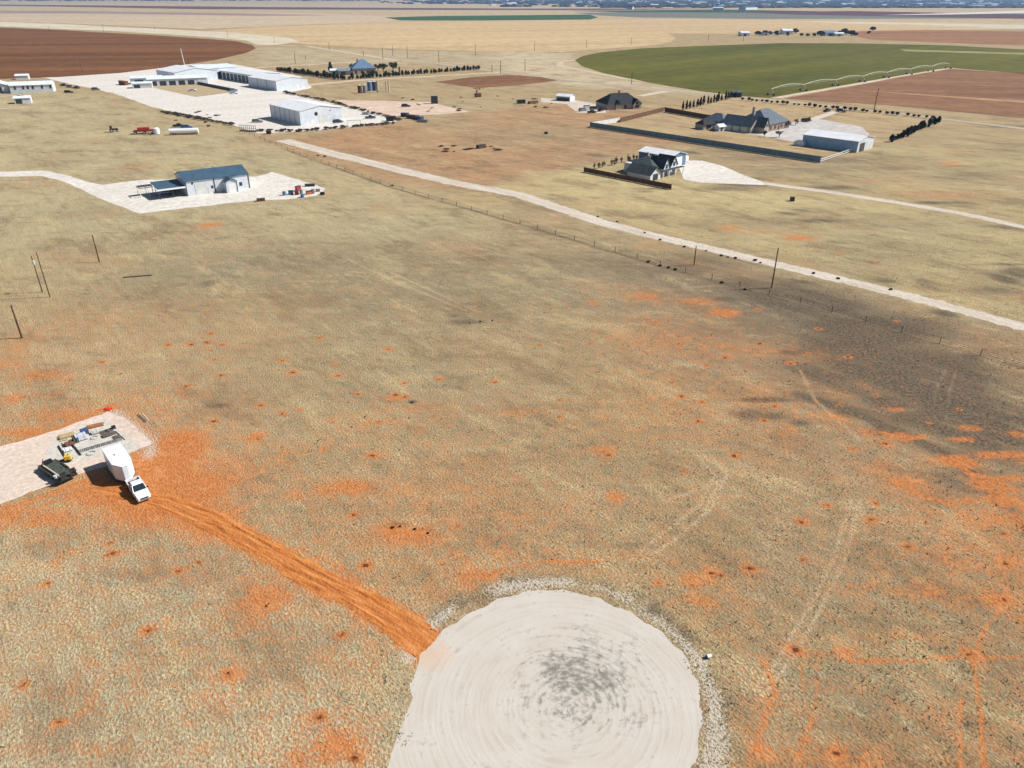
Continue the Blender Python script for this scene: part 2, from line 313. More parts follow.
# ant mounds
ants=[]
def zz(l,ox,oy,s): ants.extend((ox+x/s,oy+y/s) for x,y in l)
zz([(70,378),(135,342),(137,398),(168,480),(370,432),(405,470),(493,357),(543,442),(555,482),(720,395),(775,505),(890,492),(620,542),(745,545),(690,635),(510,725),(290,690),(145,632),(55,516),(670,745),(300,580),(370,607),(120,370),(148,428)],170,230,3.303)
zz([(105,330),(85,433),(155,537),(320,330),(315,240),(475,290),(450,353),(385,470),(360,497),(330,535),(400,382),(530,495),(630,467),(225,457),(228,367),(180,388),(655,597),(683,270),(565,610),(115,670),(555,365),(40,270),(535,93),(635,112),(770,540),(110,470),(850,505)],640,220,2.667)
zz([(435,160),(430,60),(715,125),(50,220),(190,195),(970,265),(975,170),(970,90),(415,400),(875,412),(630,10),(215,200),(500,15)],640,500,2.667)
zz([(300,143),(530,167),(710,285),(127,222),(395,348),(610,465),(853,580),(157,593),(62,493),(912,360),(985,318),(943,40),(975,175),(475,190)],0,500,2.667)
ants+=[(36,376),(70,380),(120,374),(102,362),(168,345),(52,395),(560,417),(603,452),(620,497),(405,397),(212,225),(300,410),(222,345),(590,343),(540,345),(560,400),(608,455)]
grids[0].Mk[...,1]=np.minimum(grids[0].Mk[...,1],.78)
ants+=[(rg.uniform(0,1024),rg.uniform(300,760)) for _ in range(12)]
for x,y in ants:
    cx,cy=g(x,y)
    for q in grids[:1]:
        w=q.win(cx-5,cx+5,cy-5,cy+5)
        if q.X[w].size==0: continue
        s=.75+(int(x*7)%10)*.06
        e=gx_of(q,w,cx,cy,1.3*s,1.15*s)*.85; q.Mk[w+(0,)]=np.maximum(q.Mk[w+(0,)],e)
        e=gx_of(q,w,cx,cy,.5*s,.42*s)*1.5; q.Mk[w+(1,)]=np.maximum(q.Mk[w+(1,)],np.minimum(e,1.2))
def ground_material():
    m,t,b=nodes('pasture'); N=t.nodes; L=t.links
    b.inputs['Roughness'].default_value=1; b.inputs['Specular IOR Level'].default_value=.05
    pos=N.new('ShaderNodeNewGeometry').outputs['Position']
    def noise(scale,detail=6,vec=None,rough=.6):
        n=N.new('ShaderNodeTexNoise'); n.inputs['Scale'].default_value=scale; n.inputs['Detail'].default_value=detail; n.inputs['Roughness'].default_value=rough
        L.new(vec or pos,n.inputs['Vector']); return n.outputs['Fac']
    def mth(op,a,bb=None,c=None):
        n=N.new('ShaderNodeMath'); n.operation=op
        for i,v in enumerate((a,bb,c)):
            if v is None: continue
            if isinstance(v,(int,float)): n.inputs[i].default_value=v
            else: L.new(v,n.inputs[i])
        return n.outputs[0]
    def step(v,a,bb):
        n=N.new('ShaderNodeMapRange'); n.interpolation_type='SMOOTHSTEP'; n.inputs['From Min'].default_value=a; n.inputs['From Max'].default_value=bb
        L.new(v,n.inputs['Value']); return n.outputs['Result']
    def mix(f,a,bb,mode='MIX'):
        n=N.new('ShaderNodeMix'); n.data_type='RGBA'; n.blend_type=mode; n.clamp_factor=True
        if isinstance(f,(int,float)): n.inputs[0].default_value=f
        else: L.new(f,n.inputs[0])
        for i,v in ((6,a),(7,bb)):
            if isinstance(v,tuple): n.inputs[i].default_value=(*v,1)
            else: L.new(v,n.inputs[i])
        return n.outputs[2]
    mp=N.new('ShaderNodeMapping'); mp.inputs['Rotation'].default_value=(0,0,math.radians(47)); L.new(pos,mp.inputs['Vector'])
    mp2=N.new('ShaderNodeMapping'); mp2.inputs['Scale'].default_value=(.28,1.6,1); L.new(mp.outputs[0],mp2.inputs['Vector'])
    mp3=N.new('ShaderNodeMapping'); mp3.inputs['Scale'].default_value=(.35,1.2,1); mp3.inputs['Rotation'].default_value=(0,0,math.radians(44)); L.new(pos,mp3.inputs['Vector'])
    at=N.new('ShaderNodeAttribute'); at.attribute_name='soil_tint'; am=N.new('ShaderNodeAttribute'); am.attribute_name='cover'
    se=N.new('ShaderNodeSeparateColor'); L.new(am.outputs['Color'],se.inputs[0])
    A=noise(.035,6); B=noise(.45,5); W_=noise(.22,8,mp3.outputs[0],.72); Cn=noise(1.7,6,None,.7); D=noise(5.5,4,None,.7); R=noise(1.5,5,mp2.outputs[0],.65); S=noise(.16,6,mp2.outputs[0],.6)
    c=at.outputs['Color']
    c=mix(mth('MULTIPLY',step(A,.4,.65),.35),c,(.22,.20,.14))
    c=mix(mth('MULTIPLY',step(S,.48,.68),.35),c,(.35,.28,.17))
    c=mix(mth('MULTIPLY',step(W_,.50,.66),.45),c,(.15,.125,.085)); c=mix(mth('MULTIPLY',step(W_,.48,.34),.45),c,(.43,.36,.21)); c=mix(mth('MULTIPLY',step(A,.52,.66),.3),c,(.42,.25,.13))
    mq=N.new('ShaderNodeMapping'); mq.inputs['Rotation'].default_value=(0,0,math.radians(46)); L.new(pos,mq.inputs['Vector'])
    mq2=N.new('ShaderNodeMapping'); mq2.inputs['Scale'].default_value=(.45,1,1); L.new(mq.outputs[0],mq2.inputs['Vector'])
    Q1=noise(.085,10,mq2.outputs[0],.74); Q2=noise(.5,8,mq2.outputs[0],.72)
    c=mix(mth('MULTIPLY',step(Q1,.51,.62),.55),c,(.17,.125,.075)); c=mix(mth('MULTIPLY',step(Q1,.47,.36),.5),c,(.47,.385,.215))
    c=mix(mth('MULTIPLY',step(Q2,.52,.66),.42),c,(.15,.12,.075)); c=mix(mth('MULTIPLY',step(Q2,.46,.34),.3),c,(.50,.41,.25))
    # short grass nap: pale tops, soil between, shadow dots painted dark into the gaps
    mp4=N.new('ShaderNodeMapping'); mp4.inputs['Rotation'].default_value=(0,0,math.radians(52)); L.new(pos,mp4.inputs['Vector'])
    mp5=N.new('ShaderNodeMapping'); mp5.inputs['Scale'].default_value=(.85,1.12,1); L.new(mp4.outputs[0],mp5.inputs['Vector'])
    mp6=N.new('ShaderNodeMapping'); mp6.inputs['Scale'].default_value=(.10,1.0,1); L.new(mp4.outputs[0],mp6.inputs['Vector'])
    T=noise(3.3,3,mp5.outputs[0],.62); ST=noise(1.1,3,mp6.outputs[0],.5); F_=noise(7,2,None,.6)
    k=mth('ADD',mth('MULTIPLY',T,.72),mth('ADD',mth('MULTIPLY',ST,.12),mth('MULTIPLY',F_,.16)))
    dk=mix(1.0,c,(.58,.53,.48),'MULTIPLY'); lt=mix(1.0,c,(1.5,1.47,1.44),'MULTIPLY')
    v=mix(step(k,.36,.50),dk,c); v=mix(step(k,.50,.63),v,lt)
    v=mix(mth('MULTIPLY',step(k,.43,.34),.75),v,(.105,.07,.042))
    # dark/burnt
    dm=step(mth('ADD',se.outputs[1],mth('MULTIPLY',mth('SUBTRACT',mth('ADD',mth('MULTIPLY',S,.45),mth('ADD',mth('MULTIPLY',B,.25),mth('MULTIPLY',Cn,.3))),.5),2.4)),.16,.85)
    dcol=mix(step(Cn,.4,.6),(.06,.045,.034),(.15,.118,.085))
    v=mix(mth('MULTIPLY',dm,.85),v,dcol)
    # orange soil
    nn=mth('ADD',mth('ADD',mth('MULTIPLY',B,.30),mth('MULTIPLY',Cn,.25)),mth('ADD',mth('MULTIPLY',mth('SUBTRACT',1.0,k),.60),-.075))
    om=step(mth('ADD',mth('SUBTRACT',se.outputs[0],mth('MULTIPLY',mth('MULTIPLY',dm,.22),step(se.outputs[0],.75,.45))),mth('MULTIPLY',mth('SUBTRACT',nn,.5),4.2)),.16,.90)
    ocol=mix(step(Cn,.35,.62),(.38,.125,.035),(.55,.205,.066)); ocol=mix(mth('MULTIPLY',step(B,.5,.7),.45),ocol,(.60,.33,.16))
    ocol=mix(mth('MULTIPLY',step(k,.44,.36),.45),ocol,(.26,.09,.03)); ocol=mix(step(se.outputs[0],.22,.52),(.45,.225,.10),ocol); v=mix(mth('MULTIPLY',om,.92),v,ocol)
    core=step(se.outputs[1],.85,1.15); v=mix(core,v,(.13,.04,.018))
    # pale litter
    pm=step(mth('ADD',se.outputs[2],mth('MULTIPLY',mth('SUBTRACT',mth('ADD',mth('MULTIPLY',F_,.45),mth('MULTIPLY',T,.55)),.5),2.6)),.36,.66)
    v=mix(mth('MULTIPLY',pm,.85),v,mix(D,(.38,.34,.27),(.62,.58,.50)))
    L.new(v,b.inputs['Base Color'])
    bu=N.new('ShaderNodeBump'); bu.inputs['Strength'].default_value=1; bu.inputs['Distance'].default_value=.27
    L.new(mth('ADD',mth('MULTIPLY',T,.85),mth('MULTIPLY',ST,.15)),bu.inputs['Height']); L.new(bu.outputs['Normal'],b.inputs['Normal'])
    return m
M['ground']=ground_material()
g0=grids[0]; c_,s_=math.cos(math.radians(-52)),math.sin(math.radians(-52))
U_=(g0.X*c_+g0.Y*s_)/1.7; V_=-g0.X*s_+g0.Y*c_
hh=fbm(U_,V_,1.25,2,71)*.7+fbm(g0.X,g0.Y,3.1,2,72)*.3
edge=np.clip(np.minimum(np.minimum(g0.X+200,200-g0.X),np.minimum(g0.Y-14,334-g0.Y))/6,0,1)
g0.Z=0*np.clip(1.25-1.6*hh,0,1)*edge*(1-.6*np.clip(g0.Mk[...,0]-.4,0,1))
def build_ground():
    V=[];Q=[];C=[];K=[];n=0
    for q in grids:
        ny,nx=q.X.shape; Z=q.Z if hasattr(q,'Z') else np.zeros_like(q.X); V.append(np.stack([q.X,q.Y,Z],-1).reshape(-1,3)); C.append(q.C.reshape(-1,3)); K.append(q.Mk.reshape(-1,3))
        i=np.arange(ny-1)[:,None]*nx+np.arange(nx-1)[None,:]+n; Q.append(np.stack([i,i+1,i+nx+1,i+nx],-1).reshape(-1,4)); n+=nx*ny
    # the rest of the plain, out to the horizon
    B=90000.; xs=[-B,-20000.,-1600.,1600.,20000.,B]; ys=[-B,-406.,1934.,8000.,B]
    for a in range(5):
        for b in range(4):
            if a==2 and b==1: continue
            V.append(np.array([(xs[a],ys[b],0),(xs[a+1],ys[b],0),(xs[a+1],ys[b+1],0),(xs[a],ys[b+1],0)])); C.append(np.array([(.47,.38,.24)]*4)); K.append(np.array([(.1,0,0)]*4)); Q.append(np.array([[n,n+1,n+2,n+3]])); n+=4
    V=np.concatenate(V);Q=np.concatenate(Q);C=np.concatenate(C);K=np.concatenate(K)
    me=bpy.data.meshes.new('ground'); me.vertices.add(len(V)); me.vertices.foreach_set('co',V.astype(np.float32).ravel())
    me.loops.add(Q.size); me.loops.foreach_set('vertex_index',Q.astype(np.int32).ravel())
    me.polygons.add(len(Q)); me.polygons.foreach_set('loop_start',(np.arange(len(Q))*4).astype(np.int32)); me.polygons.foreach_set('loop_total',np.full(len(Q),4,np.int32))
    me.update(calc_edges=True)
    for nm,A in (('soil_tint',C),('cover',K)):
        a=me.attributes.new(nm,'FLOAT_COLOR','POINT'); a.data.foreach_set('color',np.concatenate([A,np.ones((len(A),1))],1).astype(np.float32).ravel())
    me.polygons.foreach_set('use_smooth',[True]*len(Q)); me.materials.append(M['ground']); o=bpy.data.objects.new('ground',me); col.objects.link(o); tag(o,kind='structure')
build_ground()
# ---------------------------------------------------------------- sheets: roads, yards, fields
def field_mat(name,c,c2,scale,ang=45,stretch=12,fine=.25,rough=1.,bump=.3):
    m,t,b=nodes(name); N=t.nodes; L=t.links; b.inputs['Roughness'].default_value=rough; b.inputs['Specular IOR Level'].default_value=.08
    pos=N.new('ShaderNodeNewGeometry').outputs['Position']
    mp=N.new('ShaderNodeMapping'); mp.inputs['Rotation'].default_value=(0,0,math.radians(-ang)); L.new(pos,mp.inputs['Vector'])
    m2=N.new('ShaderNodeMapping'); m2.inputs['Scale'].default_value=(1./stretch,1,1); L.new(mp.outputs[0],m2.inputs['Vector'])
    n=N.new('ShaderNodeTexNoise'); n.inputs['Scale'].default_value=scale; n.inputs['Detail'].default_value=7; n.inputs['Roughness'].default_value=.65; L.new(m2.outputs[0],n.inputs['Vector'])
    r=N.new('ShaderNodeValToRGB'); r.color_ramp.elements[0].position=.36; r.color_ramp.elements[1].position=.64
    r.color_ramp.elements[0].color=(*c2,1); r.color_ramp.elements[1].color=(*c,1); L.new(n.outputs['Fac'],r.inputs['Fac'])
    n2=N.new('ShaderNodeTexNoise'); n2.inputs['Scale'].default_value=fine; n2.inputs['Detail'].default_value=8; n2.inputs['Roughness'].default_value=.7; L.new(pos,n2.inputs['Vector'])
    mr=N.new('ShaderNodeMapRange'); mr.inputs['From Min'].default_value=.3; mr.inputs['From Max'].default_value=.7; mr.inputs['To Min'].default_value=.72; mr.inputs['To Max'].default_value=1.22; L.new(n2.outputs['Fac'],mr.inputs['Value'])
    mx=N.new('ShaderNodeVectorMath'); mx.operation='SCALE'; L.new(r.outputs['Color'],mx.inputs[0]); L.new(mr.outputs['Result'],mx.inputs['Scale']); L.new(mx.outputs[0],b.inputs['Base Color'])
    if bump:
        bu=N.new('ShaderNodeBump'); bu.inputs['Strength'].default_value=bump; bu.inputs['Distance'].default_value=.1; L.new(n2.outputs['Fac'],bu.inputs['Height']); L.new(bu.outputs['Normal'],b.inputs['Normal'])
    return m
M['caliche']=field_mat('caliche',(.58,.525,.455),(.45,.385,.31),.35,-47,6,1.2)
M['yard']=field_mat('yard',(.63,.60,.555),(.56,.525,.475),.05,30,3,.5)
M['pink_pad']=field_mat('pink_pad',(.62,.52,.45),(.54,.44,.36),.35,35,7,1.5)
def sheet(name,pts,m,z=.004,jit=0,seg=None,world=False,label=None,kind='structure'):
    P=[p if world else g(*p) for p in pts]; out=[]; r=random.Random(len(P)*7+int(abs(P[0][0])))
    for a,b in zip(P,P[1:]+P[:1]):
        L=math.hypot(b[0]-a[0],b[1]-a[1]); n=max(1,int(L/seg)) if seg else 1
        for k in range(n):
            t=k/n; out.append((a[0]+(b[0]-a[0])*t+r.gauss(0,jit),a[1]+(b[1]-a[1])*t+r.gauss(0,jit)))
    tr=tessellate_polygon([[Vector((x,y,0)) for x,y in out]])
    fs=[]
    for a,b,c in tr:
        A,B_,C_=out[a],out[b],out[c]; cr=(B_[0]-A[0])*(C_[1]-A[1])-(B_[1]-A[1])*(C_[0]-A[0])
        fs.append((a,b,c) if cr>0 else (a,c,b))
    me=bpy.data.meshes.new(name); me.from_pydata([(x,y,z) for x,y in out],[],fs); me.materials.append(m)
    o=bpy.data.objects.new(name,me); col.objects.link(o); tag(o,kind=kind,label=label); return o
def strip(name,pts,wds,m,z=.004,jit=.15,seg=1.5,world=False):
    P=[p if world else g(*p) for p in pts]; r=random.Random(int(abs(P[0][0]))); rows=[]
    if not hasattr(wds,'__len__'): wds=[wds]*len(P)
    for i,(a,b) in enumerate(zip(P[:-1],P[1:])):
        L=math.hypot(b[0]-a[0],b[1]-a[1]); n=max(1,int(L/seg)); d=((b[0]-a[0])/L,(b[1]-a[1])/L)
        for k in range(n+(i==len(P)-2)):
            t=k/n; w=(wds[i]*(1-t)+wds[i+1]*t)/2; rows.append((a[0]+(b[0]-a[0])*t,a[1]+(b[1]-a[1])*t,d,w+r.gauss(0,jit),w+r.gauss(0,jit)))
    # smooth directions
    mb=MB()
    for x,y,d,w0,w1 in rows: mb.v+= [(x-d[1]*w0,y+d[0]*w0,z),(x+d[1]*w1,y-d[0]*w1,z)]
    mb.f=[(2*i,2*i+1,2*i+3,2*i+2) for i in range(len(rows)-1)]
    o=mb.build(name,m,fix=False); tag(o,kind='structure'); return o
strip('road',road1,[7.5,7.5,7,6.6,6,5.6,5.2,5,4.8,4.7,4.7,4.7],M['caliche'],.008,.25,1.0)
strip('driveway',drive3,4.2,M['caliche'],.008)
sheet('yard_caliche',[(676,160),(702,160.6),(723,166),(745,175.7),(762,181.5),(765,185.2),(740,184.2),(700,182.5),(684,179.5)],M['yard'],.012)
sheet('driveway',[(-300,160),(-60,168),(0,171.5),(43,170.5),(66,174.8),(86,181.5),(103,184.8),(140,180),(256,176.5),(272,172),(299,179.5),(325,188),(322,195),(283,200),(259,200),(200,206.5),(140,213.8),(118,206),(95,196),(70,184),(43,176),(0,176.7),(-60,176.5),(-300,172)],M['yard'],.012,.25,3)
sheet('yard_caliche',[(-40,73),(45,78),(75,85),(112,93),(150,106),(190,117),(230,124),(258,133),(300,132),(352,127),(398,121),(378,113),(352,108.5),(318,99.5),(288,93),(312,88),(300,76),(232,64),(200,64),(150,66),(60,76)],M['yard'],.012,.5,8)
sheet('lawn',[(150,87),(190,81.5),(238,91.5),(196,97)],field_mat('lawn',(.42,.34,.21),(.36,.28,.17),.1,44,2),.05)
sheet('yard_caliche',[(335,100),(430,102),(470,112),(400,117),(350,107)],field_mat('pinkish',(.60,.47,.38),(.50,.38,.29),.1,44,4),.016,.5,6)
sheet('yard_concrete',[(735,132),(758,135),(800,143),(812,136),(870,135),(862,127),(830,121),(812,118),(790,123),(766,131)],field_mat('grey_yard',(.50,.48,.46),(.43,.41,.39),.1,44,2),.02,.1,6)
strip('driveway',[(811,120),(838,111)],5,M['caliche'],.024)
sheet('driveway',[(541,98),(558,99),(575,100),(600,105),(607,113),(578,113),(566,104),(541,102)],M['caliche'],.02,.3,5)
strip('driveway',[(640,96),(668,91)],6,M['caliche'],.02)
strip('road',[(410,60),(470,68),(545,78),(620,86),(700,93),(800,103),(900,114),(1024,129),(1500,190)],[7]*9,field_mat('grey_road',(.42,.37,.29),(.36,.31,.23),.1,-47,6),.09,.3,8)
for pts,w in (([(256,68),(330,63.5),(385,61),(402,61)],8),([(300,86),(356,80.5),(430,76.5),(501,72.5)],9),([(256,45),(306,46),(400,61),(410,60)],8),([(-100,96),(0,109),(38,107)],4),([(-100,104),(0,97),(28,95)],5),([(575,60),(560,62),(560,66),(620,78),(700,90),(775,98),(945,69),(1000,72),(1500,84)],7)):
    strip('dirt_road',pts,w,field_mat('dirt_road',(.55,.46,.34),(.46,.37,.26),.1,44,5),.10,.4,6)
DARKB=field_mat('plowed_brown',(.20,.092,.038),(.125,.058,.026),.02,8,14,.08)
# ring shaped pasture marks of the pivots are laid as their own fields
sheet('field',[(-1500,31),(0,27.5),(60,30),(110,33),(150,35),(200,38.5),(235,41),(252,45),(256,48.5),(246,53),(215,60),(170,67),(120,73),(60,77),(0,79),(-300,82),(-900,90)],DARKB,.07)
sheet('field',[(-1500,25),(0,22),(60,24),(140,28),(240,33),(290,38),(300,42),(275,45),(258,45),(245,40.5),(200,36.5),(110,31),(0,26.5),(-1500,30)],field_mat('pale_stubble',(.58,.53,.41),(.50,.43,.31),.01,0,10,.05),.10)
TANF=field_mat('tan_stubble',(.53,.395,.225),(.43,.315,.175),.012,20,8,.06)
sheet('field',[(205,31),(260,27),(400,22),(600,20),(680,19),(900,22),(1500,28),(1500,35),(1024,29),(860,31),(760,34),(668,33.5),(676,38),(670,42.5),(645,46),(560,52),(470,51),(400,49),(300,44),(258,37)],TANF,.06)
sheet('field',[(-1500,15),(300,13),(380,16),(440,19.5),(380,22),(200,29),(0,21),(-1500,24)],field_mat('beige_stubble',(.50,.40,.275),(.44,.345,.235),.006,10,10,.04),.14)
sheet('field',[(385,17.5),(440,16),(590,14.6),(598,17.5),(590,19.5),(480,20.5),(400,20.5)],field_mat('far_green',(.055,.115,.05),(.045,.09,.04),.01,0,8,.05),.22)
sheet('field',[(575,13),(700,11),(1024,13.5),(1500,17),(1500,22),(1024,18.5),(760,19),(640,17.5),(600,15.5)],field_mat('far_greygreen',(.19,.185,.15),(.15,.15,.12),.01,0,8,.05),.12)
sheet('field',[(570,11),(720,9.5),(860,12),(760,12.8),(620,12.2)],field_mat('far_darkgreen',(.05,.09,.05),(.04,.075,.04),.01,0,8,.05),.2)
sheet('field',[(740,12.3),(850,11),(1024,14.4),(1500,18),(1500,22),(1024,18.8),(900,16.5),(800,14.8)],field_mat('far_maroon',(.13,.06,.055),(.1,.05,.045),.01,0,8,.05),.26)
sheet('field',[(-1500,9),(0,4.6),(280,7.2),(515,8.6),(720,8.6),(600,10.2),(400,9.8),(200,9.2),(60,6.6),(0,5.8),(-1500,12)],field_mat('far_umber',(.14,.085,.075),(.11,.07,.06),.01,0,8,.05),.3)
sheet('field',[(-600,10.2),(60,10.8),(200,12.6),(330,15.2),(260,16),(100,13.6),(-300,12.6)],field_mat('far_rose',(.33,.24,.2),(.28,.2,.17),.01,0,8,.05),.28)
sheet('field',[(795,21),(1024,25),(1024,29),(905,24.5),(850,24)],field_mat('far_straw',(.55,.50,.38),(.48,.43,.32),.01,0,8,.05),.18)
sheet('field',[(880,15.2),(960,12.8),(1024,10.5),(1500,10),(1500,13.5),(1024,13.2),(950,14.6)],field_mat('far_pale',(.6,.58,.50),(.52,.5,.42),.01,0,8,.05),.34)
sheet('field',[(860,31),(930,30),(1024,31.5),(1500,37),(1500,52),(1024,45.5),(950,43),(870,39.5),(850,35)],field_mat('red_field',(.32,.17,.085),(.22,.115,.06),.012,0,8,.05),.10)
GREENF=field_mat('winter_wheat',(.13,.122,.024),(.08,.085,.018),.012,44,9,.06)
cx_,cy_=g(800,70)
sheet('field',[(575,60),(583,56),(600,52.5),(640,48.5),(700,46),(780,43.2),(860,43.5),(950,45.5),(1024,49.5),(1200,58),(1300,70),(1200,80),(1024,74),(948,67.5),(770,98),(740,96),(700,91),(650,83),(600,72),(582,66)],GREENF,.12)
sheet('field',[(900,49.5),(1024,53),(1150,59),(1024,54.8),(905,51.3)],field_mat('wheat_pale',(.28,.27,.12),(.22,.22,.09),.02,44,8,.06),.16)
sheet('field',[(785,98.5),(850,87),(900,77),(950,69),(1024,73.5),(1300,86),(1500,120),(1024,118),(900,106)],field_mat('plowed_red',(.265,.145,.08),(.165,.085,.05),.03,-10,9,.1),.12)
sheet('field',[(830,88.5),(1024,101),(1300,118),(1024,103.5)],field_mat('plowed_pale',(.42,.26,.15),(.27,.14,.075),.03,-10,9,.1),.16)
sheet('field',[(436,82),(470,77.5),(507,74.8),(540,77),(558,80.5),(520,85),(478,88)],field_mat('plowed_small',(.23,.12,.06),(.16,.08,.045),.05,20,6,.1),.13)
# ---------------------------------------------------------------- turning circle (polar swirls from tyres) 
def circle_mat():
    m,t,b=nodes('caliche_circle'); N=t.nodes; L=t.links; b.inputs['Roughness'].default_value=1; b.inputs['Specular IOR Level'].default_value=.08
    pos=N.new('ShaderNodeNewGeometry').outputs['Position']
    sub=N.new('ShaderNodeVectorMath'); sub.operation='SUBTRACT'; L.new(pos,sub.inputs[0]); sub.inputs[1].default_value=(5.2,48.2,0)
    ln=N.new('ShaderNodeVectorMath'); ln.operation='LENGTH'; L.new(sub.outputs[0],ln.inputs[0])
    nr=N.new('ShaderNodeVectorMath'); nr.operation='NORMALIZE'; L.new(sub.outputs[0],nr.inputs[0])
    sx=N.new('ShaderNodeSeparateXYZ'); L.new(nr.outputs[0],sx.inputs[0])
    def mth(op,a,bb=None):
        n=N.new('ShaderNodeMath'); n.operation=op
        for i,v in enumerate((a,bb)):
            if v is None: continue
            if isinstance(v,(int,float)): n.inputs[i].default_value=v
            else: L.new(v,n.inputs[i])
        return n.outputs[0]
    cb=N.new('ShaderNodeCombineXYZ'); L.new(mth('MULTIPLY',sx.outputs[0],2.2),cb.inputs[0]); L.new(mth('MULTIPLY',sx.outputs[1],2.2),cb.inputs[1]); L.new(mth('MULTIPLY',ln.outputs['Value'],2.6),cb.inputs[2])
    def noise(v,s,d=5,r=.6):
        n=N.new('ShaderNodeTexNoise'); n.inputs['Scale'].default_value=s; n.inputs['Detail'].default_value=d; n.inputs['Roughness'].default_value=r; L.new(v,n.inputs['Vector']); return n.outputs['Fac']
    def step(v,a,bb):
        n=N.new('ShaderNodeMapRange'); n.interpolation_type='SMOOTHSTEP'; n.inputs['From Min'].default_value=a; n.inputs['From Max'].default_value=bb; L.new(v,n.inputs['Value']); return n.outputs['Result']
    def mix(f,a,bb):
        n=N.new('ShaderNodeMix'); n.data_type='RGBA'; L.new(f,n.inputs[0])
        for i,v in ((6,a),(7,bb)):
            if isinstance(v,tuple): n.inputs[i].default_value=(*v,1)
            else: L.new(v,n.inputs[i])
        return n.outputs[2]
    sw=noise(cb.outputs[0],1.0,4,.55); big=noise(pos,.22,4); med=noise(pos,1.3,7,.75); fine=noise(pos,9,3,.7)
    c=mix(mth('MULTIPLY',step(sw,.46,.68),.32),(.49,.45,.40),(.36,.30,.24)); c=mix(mth('MULTIPLY',step(big,.4,.62),.6),c,(.52,.49,.45))
    c=mix(mth('MULTIPLY',step(med,.52,.7),.5),c,(.50,.42,.35)); c=mix(mth('MULTIPLY',step(fine,.6,.72),.35),c,(.30,.25,.2))
    # organic stain in the middle of the circle
    mp=N.new('ShaderNodeVectorMath'); mp.operation='SUBTRACT'; L.new(pos,mp.inputs[0]); mp.inputs[1].default_value=(6.9,51.2,0)
    ml=N.new('ShaderNodeVectorMath'); ml.operation='LENGTH'; L.new(mp.outputs[0],ml.inputs[0])
    rad=step(ml.outputs['Value'],7.5,2.2)
    n=N.new('ShaderNodeMapRange'); n.inputs['From Min'].default_value=9.5; n.inputs['From Max'].default_value=2.0; L.new(ml.outputs['Value'],n.inputs['Value'])
    k=mth('ADD',mth('MULTIPLY',n.outputs['Result'],.34),mth('ADD',mth('MULTIPLY',med,1.3),mth('ADD',mth('MULTIPLY',big,.7),mth('MULTIPLY',sw,.65))))
    c=mix(mth('MULTIPLY',step(k,1.45,1.86),.85),c,mix(fine,(.10,.10,.085),(.19,.185,.16)))
    dv=N.new('ShaderNodeVectorMath'); dv.operation='DISTANCE'; L.new(pos,dv.inputs[0]); dv.inputs[1].default_value=(*g(432,655),0)
    c=mix(mth('MULTIPLY',step(mth('ADD',dv.outputs['Value'],mth('MULTIPLY',med,5.)),5.6,2.6),.35),c,(.58,.30,.15))
    L.new(c,b.inputs['Base Color'])
    bu=N.new('ShaderNodeBump'); bu.inputs['Strength'].default_value=.45; bu.inputs['Distance'].default_value=.08; L.new(mth('ADD',sw,mth('MULTIPLY',med,.7)),bu.inputs['Height']); L.new(bu.outputs['Normal'],b.inputs['Normal'])
    return m
pts=[]; rr=random.Random(5)
for i in range(150):
    a=math.radians(-62+ (182+62)*i/149); r=14+rr.gauss(0,.05)+.25*math.sin(a*5)+.15*math.sin(a*23); pts.append((4.2+r*math.cos(a),49.5+r*math.sin(a)))
pts=[(8.0,8),(9.5,26),(10.2,34)]+pts+[(-10.3,46),(-10.8,43),(-11.2,38),(-11.2,8)]
sheet('turning_circle',pts,circle_mat(),.012,world=True)
# ---------------------------------------------------------------- orange dirt track with real ruts
def soil(name,c,c2,s=.8):
    return mat(name,c,1,var=.15,scale=s,c2=c2,bump=.6,spec=.05)
def track_mat():
    m,t,b=nodes('orange_soil'); N=t.nodes; L=t.links; b.inputs['Roughness'].default_value=1; b.inputs['Specular IOR Level'].default_value=.05
    at=N.new('ShaderNodeAttribute'); at.attribute_name='lane'
    n=N.new('ShaderNodeTexNoise'); n.inputs['Scale'].default_value=1.3; n.inputs['Detail'].default_value=7; n.inputs['Roughness'].default_value=.7; L.new(at.outputs['Vector'],n.inputs['Vector'])
    r_=N.new('ShaderNodeValToRGB'); e=r_.color_ramp.elements; e[0].position=.36; e[0].color=(.30,.095,.026,1); e[1].position=.66; e[1].color=(.60,.27,.10,1); k=e.new(.5); k.color=(.47,.17,.048,1); L.new(n.outputs['Fac'],r_.inputs['Fac']); L.new(r_.outputs['Color'],b.inputs['Base Color'])
    p=N.new('ShaderNodeNewGeometry'); n2=N.new('ShaderNodeTexNoise'); n2.inputs['Scale'].default_value=3; n2.inputs['Detail'].default_value=6; L.new(p.outputs['Position'],n2.inputs['Vector'])
    bu=N.new('ShaderNodeBump'); bu.inputs['Strength'].default_value=.8; bu.inputs['Distance'].default_value=.2; L.new(n2.outputs['Fac'],bu.inputs['Height']); L.new(bu.outputs['Normal'],b.inputs['Normal'])
    return m
M['soil']=track_mat()
